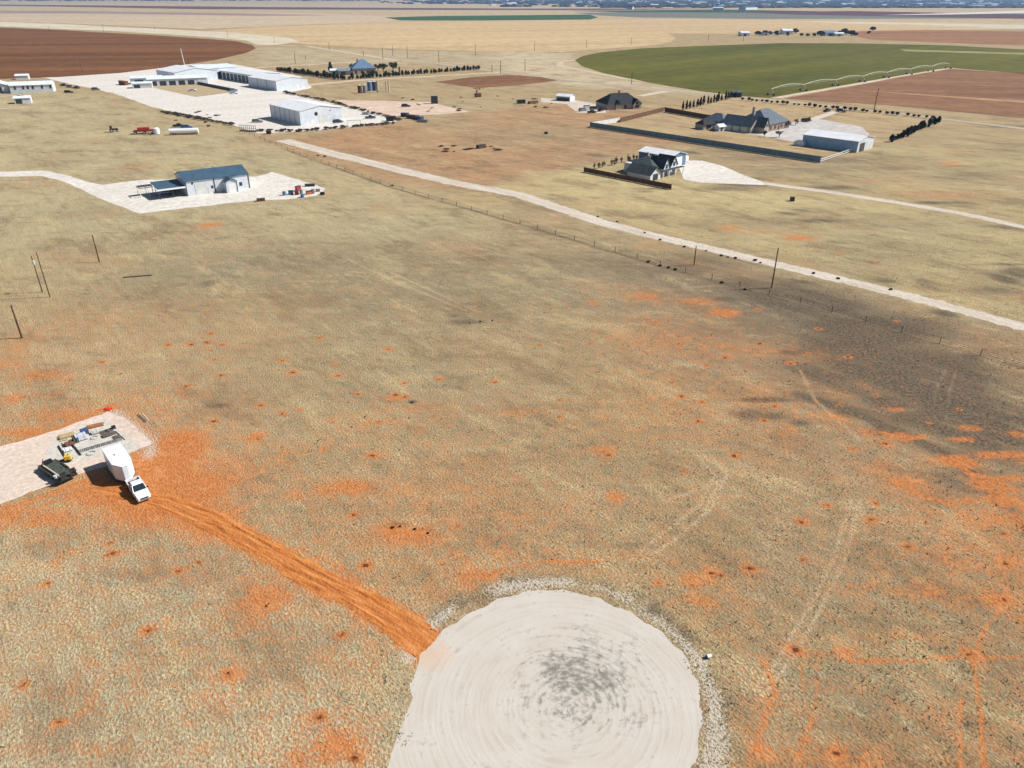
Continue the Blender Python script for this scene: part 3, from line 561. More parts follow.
def track_mesh():
    P=[Vector(g(*p)) for p in track]; L=[0]
    rows=[]; r=random.Random(11)
    us=[-1,-.9,-.72,-.6,-.45,-.34,-.2,0,.2,.34,.45,.6,.72,.9,1]; hs=[0,.005,.03,.06,.0,.0,.05,.07,.05,.0,.0,.06,.05,.01,0]
    W=[1.0,2.6,3.4,3.4,3.3,3.3,3.4,3.6,4.2,4.2]; mb=MB(); uvs=[]
    tot=0; pts=[]
    for i,(a,b) in enumerate(zip(P[:-1],P[1:])):
        n=max(2,int((b-a).length/.35))
        for k in range(n): pts.append((a.lerp(b,k/n),(W[i]+(W[i+1]-W[i])*k/n)/2,i+k/n))
    pts.append((P[-1],W[-1]/2,len(P)-1.)); n=len(us)
    for j,(p,w,s) in enumerate(pts):
        d=(pts[min(j+4,len(pts)-1)][0]-pts[max(j-4,0)][0]).normalized(); nn=Vector((-d.y,d.x)); e=min(1,j/14.,max(0,len(pts)-1-j-18)/10.)
        for k,u in enumerate(us):
            ww=w*(1+.10*math.sin(j*.13+(2 if u>0 else 0))+.06*math.sin(j*.41+u*3)+r.gauss(0,.09 if abs(u)>.8 else .01)); q=p+nn*u*ww
            h=hs[k]*1.0*(1+.5*math.sin(j*.13+k))*(.5 if False else 1)*e+ (r.uniform(0,.03)*e if 0<k<n-1 else 0)
            mb.v.append((q.x,q.y,.004+max(0,h))); uvs.append((u*ww*1.6,j*.35*.16,0,1))
    for j in range(len(pts)-1):
        for k in range(n-1): mb.f.append((j*n+k,j*n+k+1,(j+1)*n+k+1,(j+1)*n+k))
    o=mb.build('dirt_track',M['soil'],smooth=False,fix=False); tag(o,kind='structure'); a=o.data.attributes.new('lane','FLOAT_COLOR','POINT'); a.data.foreach_set('color',np.array(uvs,np.float32).ravel())
track_mesh()
sheet('gravel_pad',[(-260,560),(-60,468),(0,447),(60,429),(108,411),(128,420),(150,441),(150,446),(132,452),(118,462),(95,470),(70,478),(40,489),(0,504),(-60,525),(-260,640)],M['pink_pad'],.012,.12,1.2)
sheet('concrete_slab',[(45,459),(52,440),(104,419),(141,446),(128,453),(118,450),(80,462)],field_mat('slab',(.56,.53,.48),(.48,.45,.40),.6,44,2,2),.018,.05,.8)
# ---------------------------------------------------------------- near tufts of dry grass (stuff)
def tufts():
    G0=grids[0]; N=130000
    x=rng.uniform(-190,190,N*4); y=36+ (290-36)*rng.random(N*4)**1.35
    vis=np.abs(x)<(y*.885+27.9)*.69+8; x=x[vis]; y=y[vis]
    ix=((x-G0.xs[0])/G0.st).astype(int); iy=((y-G0.ys[0])/G0.st).astype(int)
    Mk=G0.Mk[iy,ix]; C=G0.C[iy,ix]
    n=fbm(x,y,2.2,3,31)
    c,s=math.cos(math.radians(47)),math.sin(math.radians(47)); v=-(x*c*-1+y*s) # rows
    row=.5+.5*np.sin((x*s+y*c)*2*PI/1.3+3*fbm(x,y,7,2,8))
    p=np.clip(.95-1.3*np.maximum(0,Mk[:,0]-.25),0.03,1)*(.35+1.0*(n>.5)*.8)*(.55+.45*row)
    p*=np.where(Mk[:,1]>.6,.45,1)*np.clip((280-y)/190,0,1)*.95
    d=np.hypot(x-4.2,y-49.5); p[(d<13.9)|((y<50)&(x>-11.6)&(x<12))]=0
    rn=(d>13.9)&(d<16.5)&(y>44); p[rn]=np.clip(fbm(x,y,3,3,55)*3.2-1.0,.08,.9)[rn]
    for poly in ([(-260,560),(-60,468),(0,447),(60,429),(108,411),(150,441),(132,452),(95,472),(40,489),(0,504),(-60,525),(-260,640)],): p[inpoly(x,y,[g(*q) for q in poly])]=0
    T=[g(*q) for q in track]
    for a,b in zip(T[:-1],T[1:]):
        dx,dy=b[0]-a[0],b[1]-a[1]; t=np.clip(((x-a[0])*dx+(y-a[1])*dy)/(dx*dx+dy*dy),0,1); p[np.hypot(x-a[0]-t*dx,y-a[1]-t*dy)<2.5]=0
    T=[g(*q) for q in road1]
    for a,b in zip(T[:-1],T[1:]):
        dx,dy=b[0]-a[0],b[1]-a[1]; t=np.clip(((x-a[0])*dx+(y-a[1])*dy)/(dx*dx+dy*dy),0,1); p[np.hypot(x-a[0]-t*dx,y-a[1]-t*dy)<4]=0
    z=G0.Z[iy,ix]; p=p*.7; k=rng.random(len(x))<p; z0=z[k][:N]; x,y,C,Mk,d=x[k][:N],y[k][:N],C[k][:N],Mk[k][:N],d[k][:N]; n=len(x)
    B=6; ang=rng.uniform(0,2*PI,(n,B)); s=(rng.uniform(.6,1.35,(n,1))*np.where(rng.random((n,1))<.06,1.6,1)); hgt=.10*s*rng.uniform(.6,1.2,(n,B)); out=.10*s*rng.uniform(.5,1.25,(n,B)); wd=.018*s*rng.uniform(.7,1.3,(n,B))
    cx,cy=np.cos(ang),np.sin(ang); X=x[:,None]; Y=y[:,None]
    v0=np.stack([X-cy*wd,Y+cx*wd,np.zeros_like(hgt)],-1); v1=np.stack([X+cy*wd,Y-cx*wd,np.zeros_like(hgt)],-1)
    v2=np.stack([X+cx*out*.55+cy*wd*.8,Y+cy*out*.55-cx*wd*.8,hgt*.85],-1); v3=np.stack([X+cx*out*1.2,Y+cy*out*1.2,hgt],-1)
    V=np.stack([v0,v1,v2,v3],2); V[...,2]+=z0[:,None,None]-.01; V=V.reshape(-1,3); nb=n*B
    i=np.arange(nb)*4; Q=np.stack([i,i+1,i+2,i+3],-1)
    straw=np.array((.50,.40,.25)); grey=np.array((.37,.35,.26)); pale=np.array((.60,.56,.46))
    tcol=C*1.2; r=rng.random((n,1)); tcol=np.where(r<.25,straw*.4+tcol*.6,np.where(r<.5,grey*.4+tcol*.6,tcol*1.0)); tcol=np.where(((d>13.9)&(d<15.8)&(y>44))[:,None]&(rng.random((n,1))<.35),pale,tcol)
    tcol=np.where(((d>=14.8)&(d<17)&(y>44))[:,None]&(rng.random((n,1))<.5),np.array((.13,.13,.09)),tcol)
    tcol*=np.where(Mk[:,1:2]>.45,.55,1)*rng.uniform(.75,1.2,(n,1))
    CC=np.repeat(tcol,B*4,0)
    me=bpy.data.meshes.new('dry_grass'); me.vertices.add(len(V)); me.vertices.foreach_set('co',V.astype(np.float32).ravel())
    me.loops.add(Q.size); me.loops.foreach_set('vertex_index',Q.astype(np.int32).ravel()); me.polygons.add(nb)
    me.polygons.foreach_set('loop_start',(np.arange(nb)*4).astype(np.int32)); me.polygons.foreach_set('loop_total',np.full(nb,4,np.int32)); me.update(calc_edges=True)
    a=me.attributes.new('blade','FLOAT_COLOR','POINT'); a.data.foreach_set('color',np.concatenate([CC,np.ones((len(CC),1))],1).astype(np.float32).ravel())
    m,t,b=nodes('dry_grass'); b.inputs['Roughness'].default_value=.9; b.inputs['Specular IOR Level'].default_value=.1
    at=t.nodes.new('ShaderNodeAttribute'); at.attribute_name='blade'; t.links.new(at.outputs['Color'],b.inputs['Base Color'])
    me.materials.append(m); o=bpy.data.objects.new('dry_grass',me); col.objects.link(o); tag(o,'short dry straw and grey green grass tufts over the pasture','grass',kind='stuff')
tufts()
# ================================================================ OBJECTS
def R_(d): return math.radians(d)
def gable_parts(t, x0, x1, y0, y1, wh, rh, ridge='y', wall='white_metal', roof='white_roof', over=.4, z0=0, rname='roof', wname='wall', th=.18):
    W,D = x1-x0, y1-y0
    if ridge == 'y':
        xm=(x0+x1)/2; mb=MB().prism([(x0,z0),(x1,z0),(x1,wh),(xm,rh),(x0,wh)],y0,y1,'y')
        s=(rh-wh)/(W/2); lo=wh-s*over
        rp=[(x0-over,lo+.02),(xm,rh+.02),(x1+over,lo+.02),(x1+over,lo+th),(xm,rh+th),(x0-over,lo+th)]
        rb=MB().prism(rp,y0-over,y1+over,'y')
    else:
        ym=(y0+y1)/2; mb=MB().prism([(y0,z0),(y1,z0),(y1,wh),(ym,rh),(y0,wh)],x0,x1,'x')
        s=(rh-wh)/(D/2); lo=wh-s*over
        rp=[(y0-over,lo+.02),(ym,rh+.02),(y1+over,lo+.02),(y1+over,lo+th),(ym,rh+th),(y0-over,lo+th)]
        rb=MB().prism(rp,x0-over,x1+over,'x')
    w_=mb.build(wname,M[wall],t); r_=rb.build(rname,M[roof],t); return w_,r_
def hip_parts(t,x0,x1,y0,y1,wh,rh,hx,hy=None,ridge='x',wall='brick',roof='dark_roof',over=.5):
    MB().box(x0,x1,y0,y1,0,wh).build('wall',M[wall],t)
    X0,X1,Y0,Y1=x0-over,x1+over,y0-over,y1+over; z=wh+.01
    if ridge=='x': a=(X0+hx,(Y0+Y1)/2,rh); b=(X1-hx,(Y0+Y1)/2,rh); F_=[(0,1,5,4),(1,2,5),(2,3,4,5),(3,0,4)]
    else: a=((X0+X1)/2,Y0+hx,rh); b=((X0+X1)/2,Y1-hx,rh); F_=[(0,1,4),(1,2,5,4),(2,3,5),(3,0,4,5)]
    return MB().add([(X0,Y0,z),(X1,Y0,z),(X1,Y1,z),(X0,Y1,z),a,b],F_+[(3,2,1,0)]).build('roof',M[roof],t)
def plate(t,name,m,x0,x1,z0,z1,face,pos,th=.08,par=None):
    "thin proud panel on a wall; face is one of front back left right"
    mb=MB()
    if face=='front': mb.box(x0,x1,pos-th,pos+.01,z0,z1)
    if face=='back': mb.box(x0,x1,pos-.01,pos+th,z0,z1)
    if face=='left': mb.box(pos-th,pos+.01,x0,x1,z0,z1)
    if face=='right': mb.box(pos-.01,pos+th,x0,x1,z0,z1)
    return mb.build(name,M[m],par or t)
def building(name,label,px,py,th,cat='building',group=None):
    a=g(px,py); return thing(name,label,cat,(a[0],a[1],0),R_(th),group)
# ---------- metal house on the pale yard (left)
t=building('metal_house','white metal building with blue grey roof, front bay and open carport at left end',187.8,196.3,35.5,'house')
gable_parts(t,0,21,0,13.2,4.9,6.9,'x','white_metal','blue_roof',.35)
for x in (0,9.3,21): MB().box(x-.16,x+.16,-.10,.0,0,4.75).build('corner_trim',M['trim_dark'],t)
MB().box(21.0,21.1,-.05,.25,0,4.75).build('corner_trim',M['trim_dark'],t)
plate(t,'door','pale_wall',2.8,6.6,0,3.6,'front',0); plate(t,'window','dark_glass',8.1,8.8,1.6,2.5,'front',0); plate(t,'window','dark_glass',1.9,2.5,3.7,4.4,'front',0)
plate(t,'window','dark_glass',17.6,18.6,1.2,2.4,'front',0); plate(t,'door','pale_wall',6.9,7.8,.02,2.15,'front',0)
# front bay
b0=MB().prism([(12.2,0),(15.8,0),(15.8,3.7),(14.0,4.5),(12.2,3.7)],-3.2,-.01,'y').build('bay_wall',M['white_metal'],t)
MB().prism([(11.85,3.55),(14,4.54),(16.15,3.55),(16.15,3.72),(14,4.72),(11.85,3.72)],-3.5,-.03,'y').build('bay_roof',M['blue_roof'],t)
MB().box(12.95,15.05,-3.27,-3.19,0,2.9).build('bay_door',M['white_paint'],t)
for x in (12.1,15.9): MB().box(x-.1,x+.1,-3.32,-3.2,0,3.6).build('corner_trim',M['trim_dark'],t)
# carport: roof slab and posts
MB().prism([(0.0,3.15),(11.0,3.7),(11.0,3.9),(0,3.35)],-8.8,-.15,'x').build('carport_roof',M['blue_roof'],t)
MB().box(-8.9,-.15,-.16,-.02,2.85,3.4).build('carport_fascia',M['white_paint'],t)
for x in (-8.6,-4.4):
    for y in (.2,5.5,10.7): MB().box(x-.09,x+.09,y-.09,y+.09,0,3.25 if y<5 else 3.5).build('carport_post',M['trim_dark'],t)
for (x,y) in ((-13.2,6.8),(-13.2,11.2),(-10.6,11.2),(-10.6,6.8)): MB().box(x-.08,x+.08,y-.08,y+.08,0,3.1).build('side_frame_post',M['white_paint'],t)
MB().box(-13.3,-8.8,6.7,6.9,3.0,3.2).box(-13.3,-8.8,11.1,11.3,3.0,3.2).box(-13.3,-13.1,6.9,11.1,3.0,3.2).build('side_frame_beam',M['wood_dark'],t)
MB().box(-12.9,-8.9,8.8,11.0,3.0,3.12).build('side_frame_roof',M['trim_dark'],t)
MB().cyl((12.2,9.5,6.4),(12.2,9.5,7.0),.2).build('roof_vent',M['steel'],t)
# ---------- vehicles
def wheel(t,x,y,r,w=.22):
    ty=MB().cyl((x,y-w/2,r),(x,y+w/2,r),r,n=16).build('wheel',M['rubber'],t)
    s=1 if y>0 else -1; MB().cyl((x,y+s*w/2,r),(x,y+s*(w/2+.012),r),r*.6,n=12).build('rim',M['chrome'],ty)
def rect(x,w,z0,z1,zs,ws=None):   # closed section of a car body at x
    ws=ws or w; return [(x,-w,z0),(x,-w,zs),(x,-ws,z1),(x,ws,z1),(x,w,zs),(x,w,z0)]
def pickup(name,label,loc,rz,paint='white_paint',group=None,bed=True,cat='pickup truck'):
    t=thing(name,label,cat,loc,rz,group)
    S=[rect(-2.85,.93,.50,.78,.70),rect(-2.75,.98,.42,1.10,1.0),rect(-.95,1.0,.38,1.12,1.02),rect(1.1,1.0,.38,1.13,1.03),rect(1.5,.99,.38,1.12,1.0,.93),rect(2.55,.96,.40,1.02,.88,.86),rect(2.85,.88,.44,.84,.74,.80),rect(2.93,.84,.46,.70,.64,.78)]
    if bed:
        S0=[q for q in S if q[0][0]>=-.95]; MB().loft(S0).build('body',M[paint],t,bevel=.04)
        b=MB(); b.box(-2.85,-.97,-.98,-.86,.45,1.14).box(-2.85,-.97,.86,.98,.45,1.14).box(-2.90,-2.80,-.86,.86,.45,1.12); b.build('bed',M[paint],t,bevel=.02); MB().box(-2.79,-.99,-.85,.85,.5,.70).build('bed_floor_shade',M['rubber'],t)  # black bed floor stands for the shade inside the bed
        cx0,cx1=-.93,1.25
    else: MB().loft(S).build('body',M[paint],t,bevel=.04); cx0,cx1=-2.55,1.25
    z0,z1=1.10,1.78
    MB().add([(cx0,-.93,z0),(cx1,-.93,z0),(cx1,.93,z0),(cx0,.93,z0),(cx0+.15,-.76,z1),(cx1-.78,-.76,z1),(cx1-.78,.76,z1),(cx0+.15,.76,z1)],[(0,3,2,1),(4,5,6,7),(0,1,5,4),(1,2,6,5),(2,3,7,6),(3,0,4,7)]).build('window',M['glass'],t)
    MB().add([(cx0+.08,-.79,z1-.03),(cx1-.74,-.79,z1-.03),(cx1-.74,.79,z1-.03),(cx0+.08,.79,z1-.03),(cx0+.22,-.68,z1+.06),(cx1-.86,-.68,z1+.06),(cx1-.86,.68,z1+.06),(cx0+.22,.68,z1+.06)],[(0,3,2,1),(4,5,6,7),(0,1,5,4),(1,2,6,5),(2,3,7,6),(3,0,4,7)]).build('cab_roof',M[paint],t,bevel=.03)
    for s in (-1,1):
        MB().add([(cx1+.02,s*.95,z0),(cx1-.1,s*.95,z0),(cx1-.82,s*.78,z1),(cx1-.72,s*.78,z1),(cx1+.0,s*.88,z0),(cx1-.12,s*.88,z0),(cx1-.84,s*.72,z1),(cx1-.74,s*.72,z1)],[(0,1,2,3),(4,7,6,5),(0,4,5,1),(1,5,6,2),(2,6,7,3),(3,7,4,0)]).build('window_pillar',M[paint],t)
        MB().obox((.15,s*.88,1.43),(.09,.05,.72),0,-s*.24).build('window_pillar',M[paint],t)
        for x in (-1.85,1.9): wheel(t,x,s*.88,.39)
        MB().obox((1.0,s*1.10,1.18),(.16,.22,.18)).build('mirror',M['black_paint'],t,bevel=.02)
        MB().obox((2.86,s*.70,.76),(.14,.22,.16)).build('headlight',M['lamp'],t,bevel=.02)
        MB().obox((-2.89,s*.90,.85),(.06,.12,.30)).build('tail_light',M['tail'],t)
        MB().box(-.1,.12,s*1.0-.015,s*1.0+.015,.93,.97).build('door_handle',M['chrome'],t)
    MB().obox((2.93,0,.74),(.06,1.05,.20)).build('grille',M['black_paint'],t)
    MB().obox((2.98,0,.50),(.14,1.78,.18)).build('bumper',M['chrome'],t,bevel=.03)
    return t
pk=pickup('pickup_truck','white pickup truck hitched to the tall white cargo trailer on orange soil',(-51.3,83.0),R_(-50))
def flip(loc,rz): return loc
pk.scale=(.93,.93,.93); pk.location=(*[c for c in g(138,488,.8)],0)
# cargo trailer with v nose
hd=R_(-50); tc=g(117.5,456,2.9)
t=thing('cargo_trailer','tall white enclosed cargo trailer with pointed nose behind the pickup','trailer',(tc[0],tc[1],0),hd)
foot=[(-3.2,-1.25),(2.0,-1.25),(3.5,-.35),(3.5,.35),(2.0,1.25),(-3.2,1.25)]
MB().prism(foot,.55,2.95).build('body',M['trailer_white'],t,bevel=.05)
MB().prism([(x*1.008,y*1.02) for x,y in foot],2.93,3.03).build('roof',M['trailer_white'],t,bevel=.03)
MB().prism([(x*1.006,y*1.01) for x,y in foot],.48,.62).build('frame_rail',M['black_steel'],t)
MB().box(3.3,4.9,-.06,.06,.46,.56).build('tongue',M['black_steel'],t)
for s in (-1,1):
    for x in (-1.0,-.1): wheel(t,x-.2,s*1.02,.36)
    MB().box(-1.75,.5,s*1.28-.1,s*1.28+.1,.74,.82).build('fender',M['chrome'],t)
MB().box(.9,1.6,-1.30,-1.24,.75,2.5).build('side_door',M['white_paint'],t); MB().box(-3.27,-3.19,-1.1,1.1,.65,2.8).build('ramp_door',M['white_paint'],t)
for s in (-1,1): MB().box(-3.28,-3.2,s*1.16-.05,s*1.16+.05,.8,1.1).build('tail_light',M['tail'],t)
MB().box(-.6,-.1,-.25,.25,3.03,3.16).build('roof_vent',M['trailer_white'],t)
# flatbed trailer
a=g(45.8,462,.9); b=g(69.5,477.5,.9); L_=math.hypot(b[0]-a[0],b[1]-a[1]); ang=math.atan2(b[1]-a[1],b[0]-a[0]); c=((a[0]+b[0])/2,(a[1]+b[1])/2,0)
t=thing('flatbed_trailer','dark flatbed trailer loaded with a long pale pipe on the pink gravel pad','trailer',c,ang)
h_=3.1
fr=MB(); fr.box(-h_,h_,-1.22,-1.1,.62,.86).box(-h_,h_,1.1,1.22,.62,.86).box(-h_,-h_+.12,-1.1,1.1,.62,.86).box(h_-.12,h_,-1.1,1.1,.62,.86)
fr.build('frame',M['black_steel'],t)
dk=MB()
for i in range(10): dk.box(-h_+.13,h_-.13,-1.09+i*.218,-1.09+i*.218+.205,.78,.84)
dk.build('deck',M['deck'],t)
for s in (-1,1):
    for x in (-.75,.2): wheel(t,x,s*1.02,.36)
    MB().box(-1.3,.75,s*1.16-.12,s*1.16+.12,.88,.96).build('fender',M['black_steel'],t)
    MB().cyl((h_-.1,s*1.0,.8),(h_+.5,s*1.0,1.9),.05).build('ramp_post',M['black_steel'],t)
MB().box(h_,h_+.08,-1.05,-.25,.9,2.0).build('ramp',M['black_steel'],t); MB().box(h_,h_+.08,.25,1.05,.9,2.0).build('ramp',M['black_steel'],t)
MB().cyl((-h_,.8,.7),(-h_-1.3,0,.6),.05).cyl((-h_,-.8,.7),(-h_-1.3,0,.6),.05).cyl((-h_-1.2,0,0),(-h_-1.2,0,1.0),.05).build('tongue',M['black_steel'],t)
MB().box(-h_+.05,-h_+.6,-.6,.6,.86,1.35).build('tool_box',M['black_paint'],t)
pp=MB().cyl((-2.5,-.72,1.0),(2.7,-.72,1.0),.13,n=10).build('pipe',M['wood'] if False else M['pale_wood'],None); pp.matrix_world=t.matrix_world; pp.location=c; pp.rotation_euler=(0,0,ang); tag(pp,'long pale pipe lying on the dark flatbed trailer','pipe')
bk=MB().cyl((0,0,0),(0,0,.38),.2,.24,n=14).build('bucket',M['wrap'],None); q=g(55.5,477.2,1); bk.location=(q[0],q[1],.88); tag(bk,'small pale bucket on the near edge of the dark flatbed trailer','bucket')
# ---------- building materials on the slab
def at(x,y,z=0): q=g(x,y); return (q[0],q[1],z)
def span(p,q): a=g(*p); b=g(*q); return ((a[0]+b[0])/2,(a[1]+b[1])/2,0),math.hypot(b[0]-a[0],b[1]-a[1]),math.atan2(b[1]-a[1],b[0]-a[0])
def lumber(label,p,q,w,h,m,n,name='lumber_stack',z=.02):
    c,L,a=span(p,q); mb=MB(); r=random.Random(int(p[0])); rows=max(1,int(h/.07))
    for k in range(rows):
        for i in range(n):
            mb.obox((r.gauss(0,.06),-w/2+(i+.5)*w/n,.04+z+k*.075),(L+r.uniform(-.15,.1),w/n*.9,.065),r.gauss(0,.012))
    o=mb.build(name,M[m]); o.location=c; o.rotation_euler=(0,0,a); return tag(o,label,'lumber')
lumber('stack of reddish brown boards at the far end of the slab',(87.5,428.5),(103.5,424.8),.9,.35,'wood_red',5)
lumber('wide stack of pale yellow lumber on the slab near the blue wrapped bundle',(60,438.8),(74.5,435),1.2,.4,'wood',6)
lumber('short pile of tan boards between the two dark crates on the slab',(63,444),(75,441),.8,.22,'pale_wood',4)
lumber('two weathered planks lying in the grass beyond the slab corner',(138,414.5),(145.5,422),.4,.08,'wood_grey',2,z=0)
lumber('single pale board lying in the grass beside the two weathered planks',(142.5,413.8),(149.5,421),.16,.08,'pale_wood',1,z=0)
def bundle(name,label,cat,x,y,size,m,rz=40,strap=True,m2='steel'):
    t=thing(name,label,cat,at(x,y,.02),R_(rz)); a,b,h=size
    MB().box(-a/2,a/2,-b/2,b/2,.12,h).build('load',M[m],t,bevel=.03)
    MB().box(-a/2,a/2,-b/2,-b/2+.12,0,.12).box(-a/2,a/2,-.06,.06,0,.12).box(-a/2,a/2,b/2-.12,b/2,0,.12).build('skid',M['wood_grey'],t)
    if strap:
        for x_ in (-a*.28,a*.28): MB().box(x_-.03,x_+.03,-b/2-.01,b/2+.01,.12,h+.012).build('strap',M[m2],t)
    return t
bundle('wrapped_bundle','pale blue plastic wrapped bundle standing beside the blue tarp','bundle',81.5,439.5,(1.5,1.1,.9),'wrap')
bundle('tarp_bundle','dark blue tarp covered bundle touching the red brown boards','bundle',85,433.5,(1.1,.9,.75),'tarp_blue',strap=False)
bundle('dark_crate','black crate standing against the wrapped bundle','crate',76,441.5,(.7,1.3,.8),'black_steel')
bundle('dark_crate','low rusty brown crate at the left end of the slab','crate',70,445,(1.2,.8,.5),'rust')
bundle('white_crate','white crate inside the black bars beside the yellow machine','crate',68,451,(1.1,.7,.45),'white_paint')
bundle('dark_box','small black box at the far right corner of the slab','box',113.9,428.8,(.6,.5,.5),'black_paint',strap=False)
bundle('block_pallet','grey block pallet on the slab between the bundle and hoses','pallet',95,433.5,(1.0,.8,.4),'block')
def pallet(label,x,y,n=1,rz=42):
    mb=MB()
    for k in range(n):
        for i in range(6): mb.box(-.55,.55,-.5+i*.18,-.5+i*.18+.12,k*.14+.10,k*.14+.125)
        for i in (-.5,-.05,.4): mb.box(i,i+.1,-.5,.5,k*.14,k*.14+.10)
        mb.box(-.55,.55,-.5,-.4,k*.14-.0+.0,k*.14+.02)
    o=mb.build('pallet',M['wood_grey']); o.location=at(x,y,.02); o.rotation_euler=(0,0,R_(rz)); return tag(o,label,'pallet','grey pallets laid out on the slab')
for i,(x,y,n) in enumerate(((104,432.5,1),(109,430.8,1),(106.5,436,2),(112,434,1),(117,437.3,1))):
    pallet(['grey pallet nearest the stack of red brown boards','grey pallet just left of the small black box','doubled grey pallet in the middle of the slab pallets','grey pallet just below the small black box','grey pallet nearest the cargo trailer roof'][i],x,y,n)
# rebar mats in a row
for i in range(7):
    x=84+i*5.6; y=450.3-i*1.65; mb=MB()
    for k in range(6): mb.box(-.65,.65,-.45+k*.18,-.43+k*.18,.02,.05); mb.box(-.6+k*.24,-.575+k*.24,-.5,.5,.052,.08)
    o=mb.build('steel_mat',M['steel']); o.location=at(x,y,.03); o.rotation_euler=(0,0,R_(36)); tag(o,'flat grey steel mesh mat in the row along the near edge of the slab','mesh mat','steel mats along the slab edge')
def bar(name,label,cat,pts,r,m,z=.05):
    c=at(*pts[0]); mb=MB()
    for p,q in zip(pts[:-1],pts[1:]):
        a,b=at(*p,z),at(*q,z); mb.cyl((a[0]-c[0],a[1]-c[1],z),(b[0]-c[0],b[1]-c[1],z),r)
    o=mb.build(name,M[m]); o.location=(c[0],c[1],.02); return tag(o,label,cat)
bar('angle_bar','black L shaped steel bars around the white crate','steel bars',[(58.7,446.5),(66.3,459),(60,462.5)],.11,'black_steel',.12)
bar('steel_beam','black steel beam angled between crates and mesh mats','beam',[(69.5,442.5),(76,449),(81,455.5)],.12,'black_steel',.12)
bar('steel_rod','thin dark rods beside the small black box','rod',[(115.5,431.5),(125,440)],.05,'black_steel',.06)
bar('steel_pipe','thin dark pipe lying in front of the tan lumber','pipe',[(59,442),(68,440)],.05,'rust',.06)
for lab,x,y,rr_ in (('coiled pale hose lying between pallets and blue bundle',94.5,438,.6),('coiled pale hose lying on gravel below the mesh mats',91.5,453.5,.7)):
    mb=MB()
    for k in range(3):
        for i in range(20):
            a=2*PI*i/20; b=2*PI*(i+1)/20; r0=rr_-.08*k; mb.cyl((r0*math.cos(a),r0*math.sin(a),.05+.05*k),(r0*math.cos(b),r0*math.sin(b),.05+.05*k),.035,n=5)
    o=mb.build('hose',M['block']); o.location=at(x,y,.02); tag(o,lab,'hose')
t=thing('yellow_machine','small yellow engine machine with a dark handle beside the black bars','machine',at(69,461,.02),R_(20))
MB().box(-.45,.45,-.35,.35,.28,.95).build('body',M['yellow'],t,bevel=.06); MB().box(-.5,.5,-.4,.4,.2,.28).build('chassis',M['black_steel'],t)
for s in (-1,1): MB().cyl((0,s*.36,.22),(0,s*.48,.22),.22,n=12).build('wheel',M['rubber'],t)
MB().cyl((-.4,0,.4),(-1.5,.05,.35),.06).cyl((-1.5,-.3,.35),(-1.5,.4,.35),.05).build('handle',M['black_steel'],t); MB().cyl((.1,.1,.95),(.1,.1,1.2),.05).build('exhaust',M['black_steel'],t)
mb=MB(); r=random.Random(4)
for i in range(7): mb.obox((r.uniform(-.5,.5),r.uniform(-.3,.3),.06+.03*i),(r.uniform(.5,1.0),r.uniform(.3,.5),.05),r.uniform(0,3),r.gauss(0,.1),r.gauss(0,.1))
o=mb.build('red_tarp',M['bright_red']); o.location=at(108.5,409.8); o.rotation_euler=(0,0,R_(20)); tag(o,'crumpled bright red tarp lying in the grass beyond the slab','tarp')
t=thing('fallen_bucket','small white bucket lying on orange soil right of the turning circle','bucket',at(708.5,657.5),R_(20))
MB().cyl((-.2,0,.2),(.25,0,.2),.2,.17,n=14).build('body',M['white_paint'],t); MB().cyl((-.26,0,.2),(-.2,0,.2),.22,n=14).build('rim',M['blue_paint'],t)
# ---------- power poles
def pole(name,label,x,y,h,r=.15,arm=False,lean=(0,0),can=False,m='wood_dark',group='utility poles',cat='utility pole'):
    t=thing(name,label,cat,at(x,y),R_(-46),group)
    MB().cyl((0,0,0),(lean[0],lean[1],h),r,r*.7,n=8).build('pole',M[m],t)
    if arm: MB().obox((0,0,h-.45),(.12,2.4,.14)).build('crossarm',M['wood_grey'],t)
    if arm:
        for k in (-1.1,-.4,.4,1.1): MB().cyl((0,k,h-.38),(0,k,h-.18),.05).build('insulator',M['galv'],t)
    if can: MB().cyl((.32,0,h-1.9),(.32,0,h-1.0),.24,n=12).build('transformer',M['galv'],t)
    return t
def ph(bx,by,ty): 
    Y=g(bx,by)[1]; v=(ty-384)/F; return H-Y*(SP+v*CP)/(CP-v*SP)
P=[('bare wooden pole standing alone in the pasture below the metal house driveway',99.5,262,235,.17,0,0),('wooden pole with grey transformer can, left one of the close pair',42.5,292,256,.13,0,1),('slim wooden pole, right one of the close pair in the left pasture',50,297,252,.12,0,0),('short thick pole at the left picture edge above the gravel pad',22,338,305,.19,0,0),
   ('short wooden pole beside the fence line near the road',694,265,246,.15,0,0),('tall dark wooden pole beside the white road on the right',771.5,288,248,.17,0,0)]
for l,x,y,ty,r,arm,can in P: pole('utility_pole',l,x,y,ph(x,y,ty),r,arm,can=can)
pole('utility_pole','slim leaning pole beside the transformer pole pair',33,262,6,.0001,0) if False else None
o=MB().cyl((-4.2,0,.14),(4.2,0,.14),.14,.11).build('lying_bar',M['wood_dark']); c,L,a=span((128,277.5),(147,276)); o.scale=(.75,1,1); o.location=c; o.rotation_euler=(0,0,a); tag(o,'thin dark bar lying flat on the pasture','pole')  # one thin dark bar laid on the pasture
far=[(295.5,63.7,53),(306,60,55.5),(329.5,50,42.5),(363.5,56,50),(383,59.5,47.5),(393,56,46),(407.5,58,46),(439,62.5,51),(475.5,55,44.5),(492,72.5,65),(500.5,73.7,60.7),(525,71,59),(534.5,51,42),(586.5,47.5,40),(631,45,37.5),(631.5,84,71),(274.5,43,37),(104,32.5,24),(50,33,26),(228,38,31),(155,31,25),(708,41,34),(743,42,35)]
lab=['along the dirt track beyond the cedar hedge','on the skyline side of the tan field','beside the far farm road']
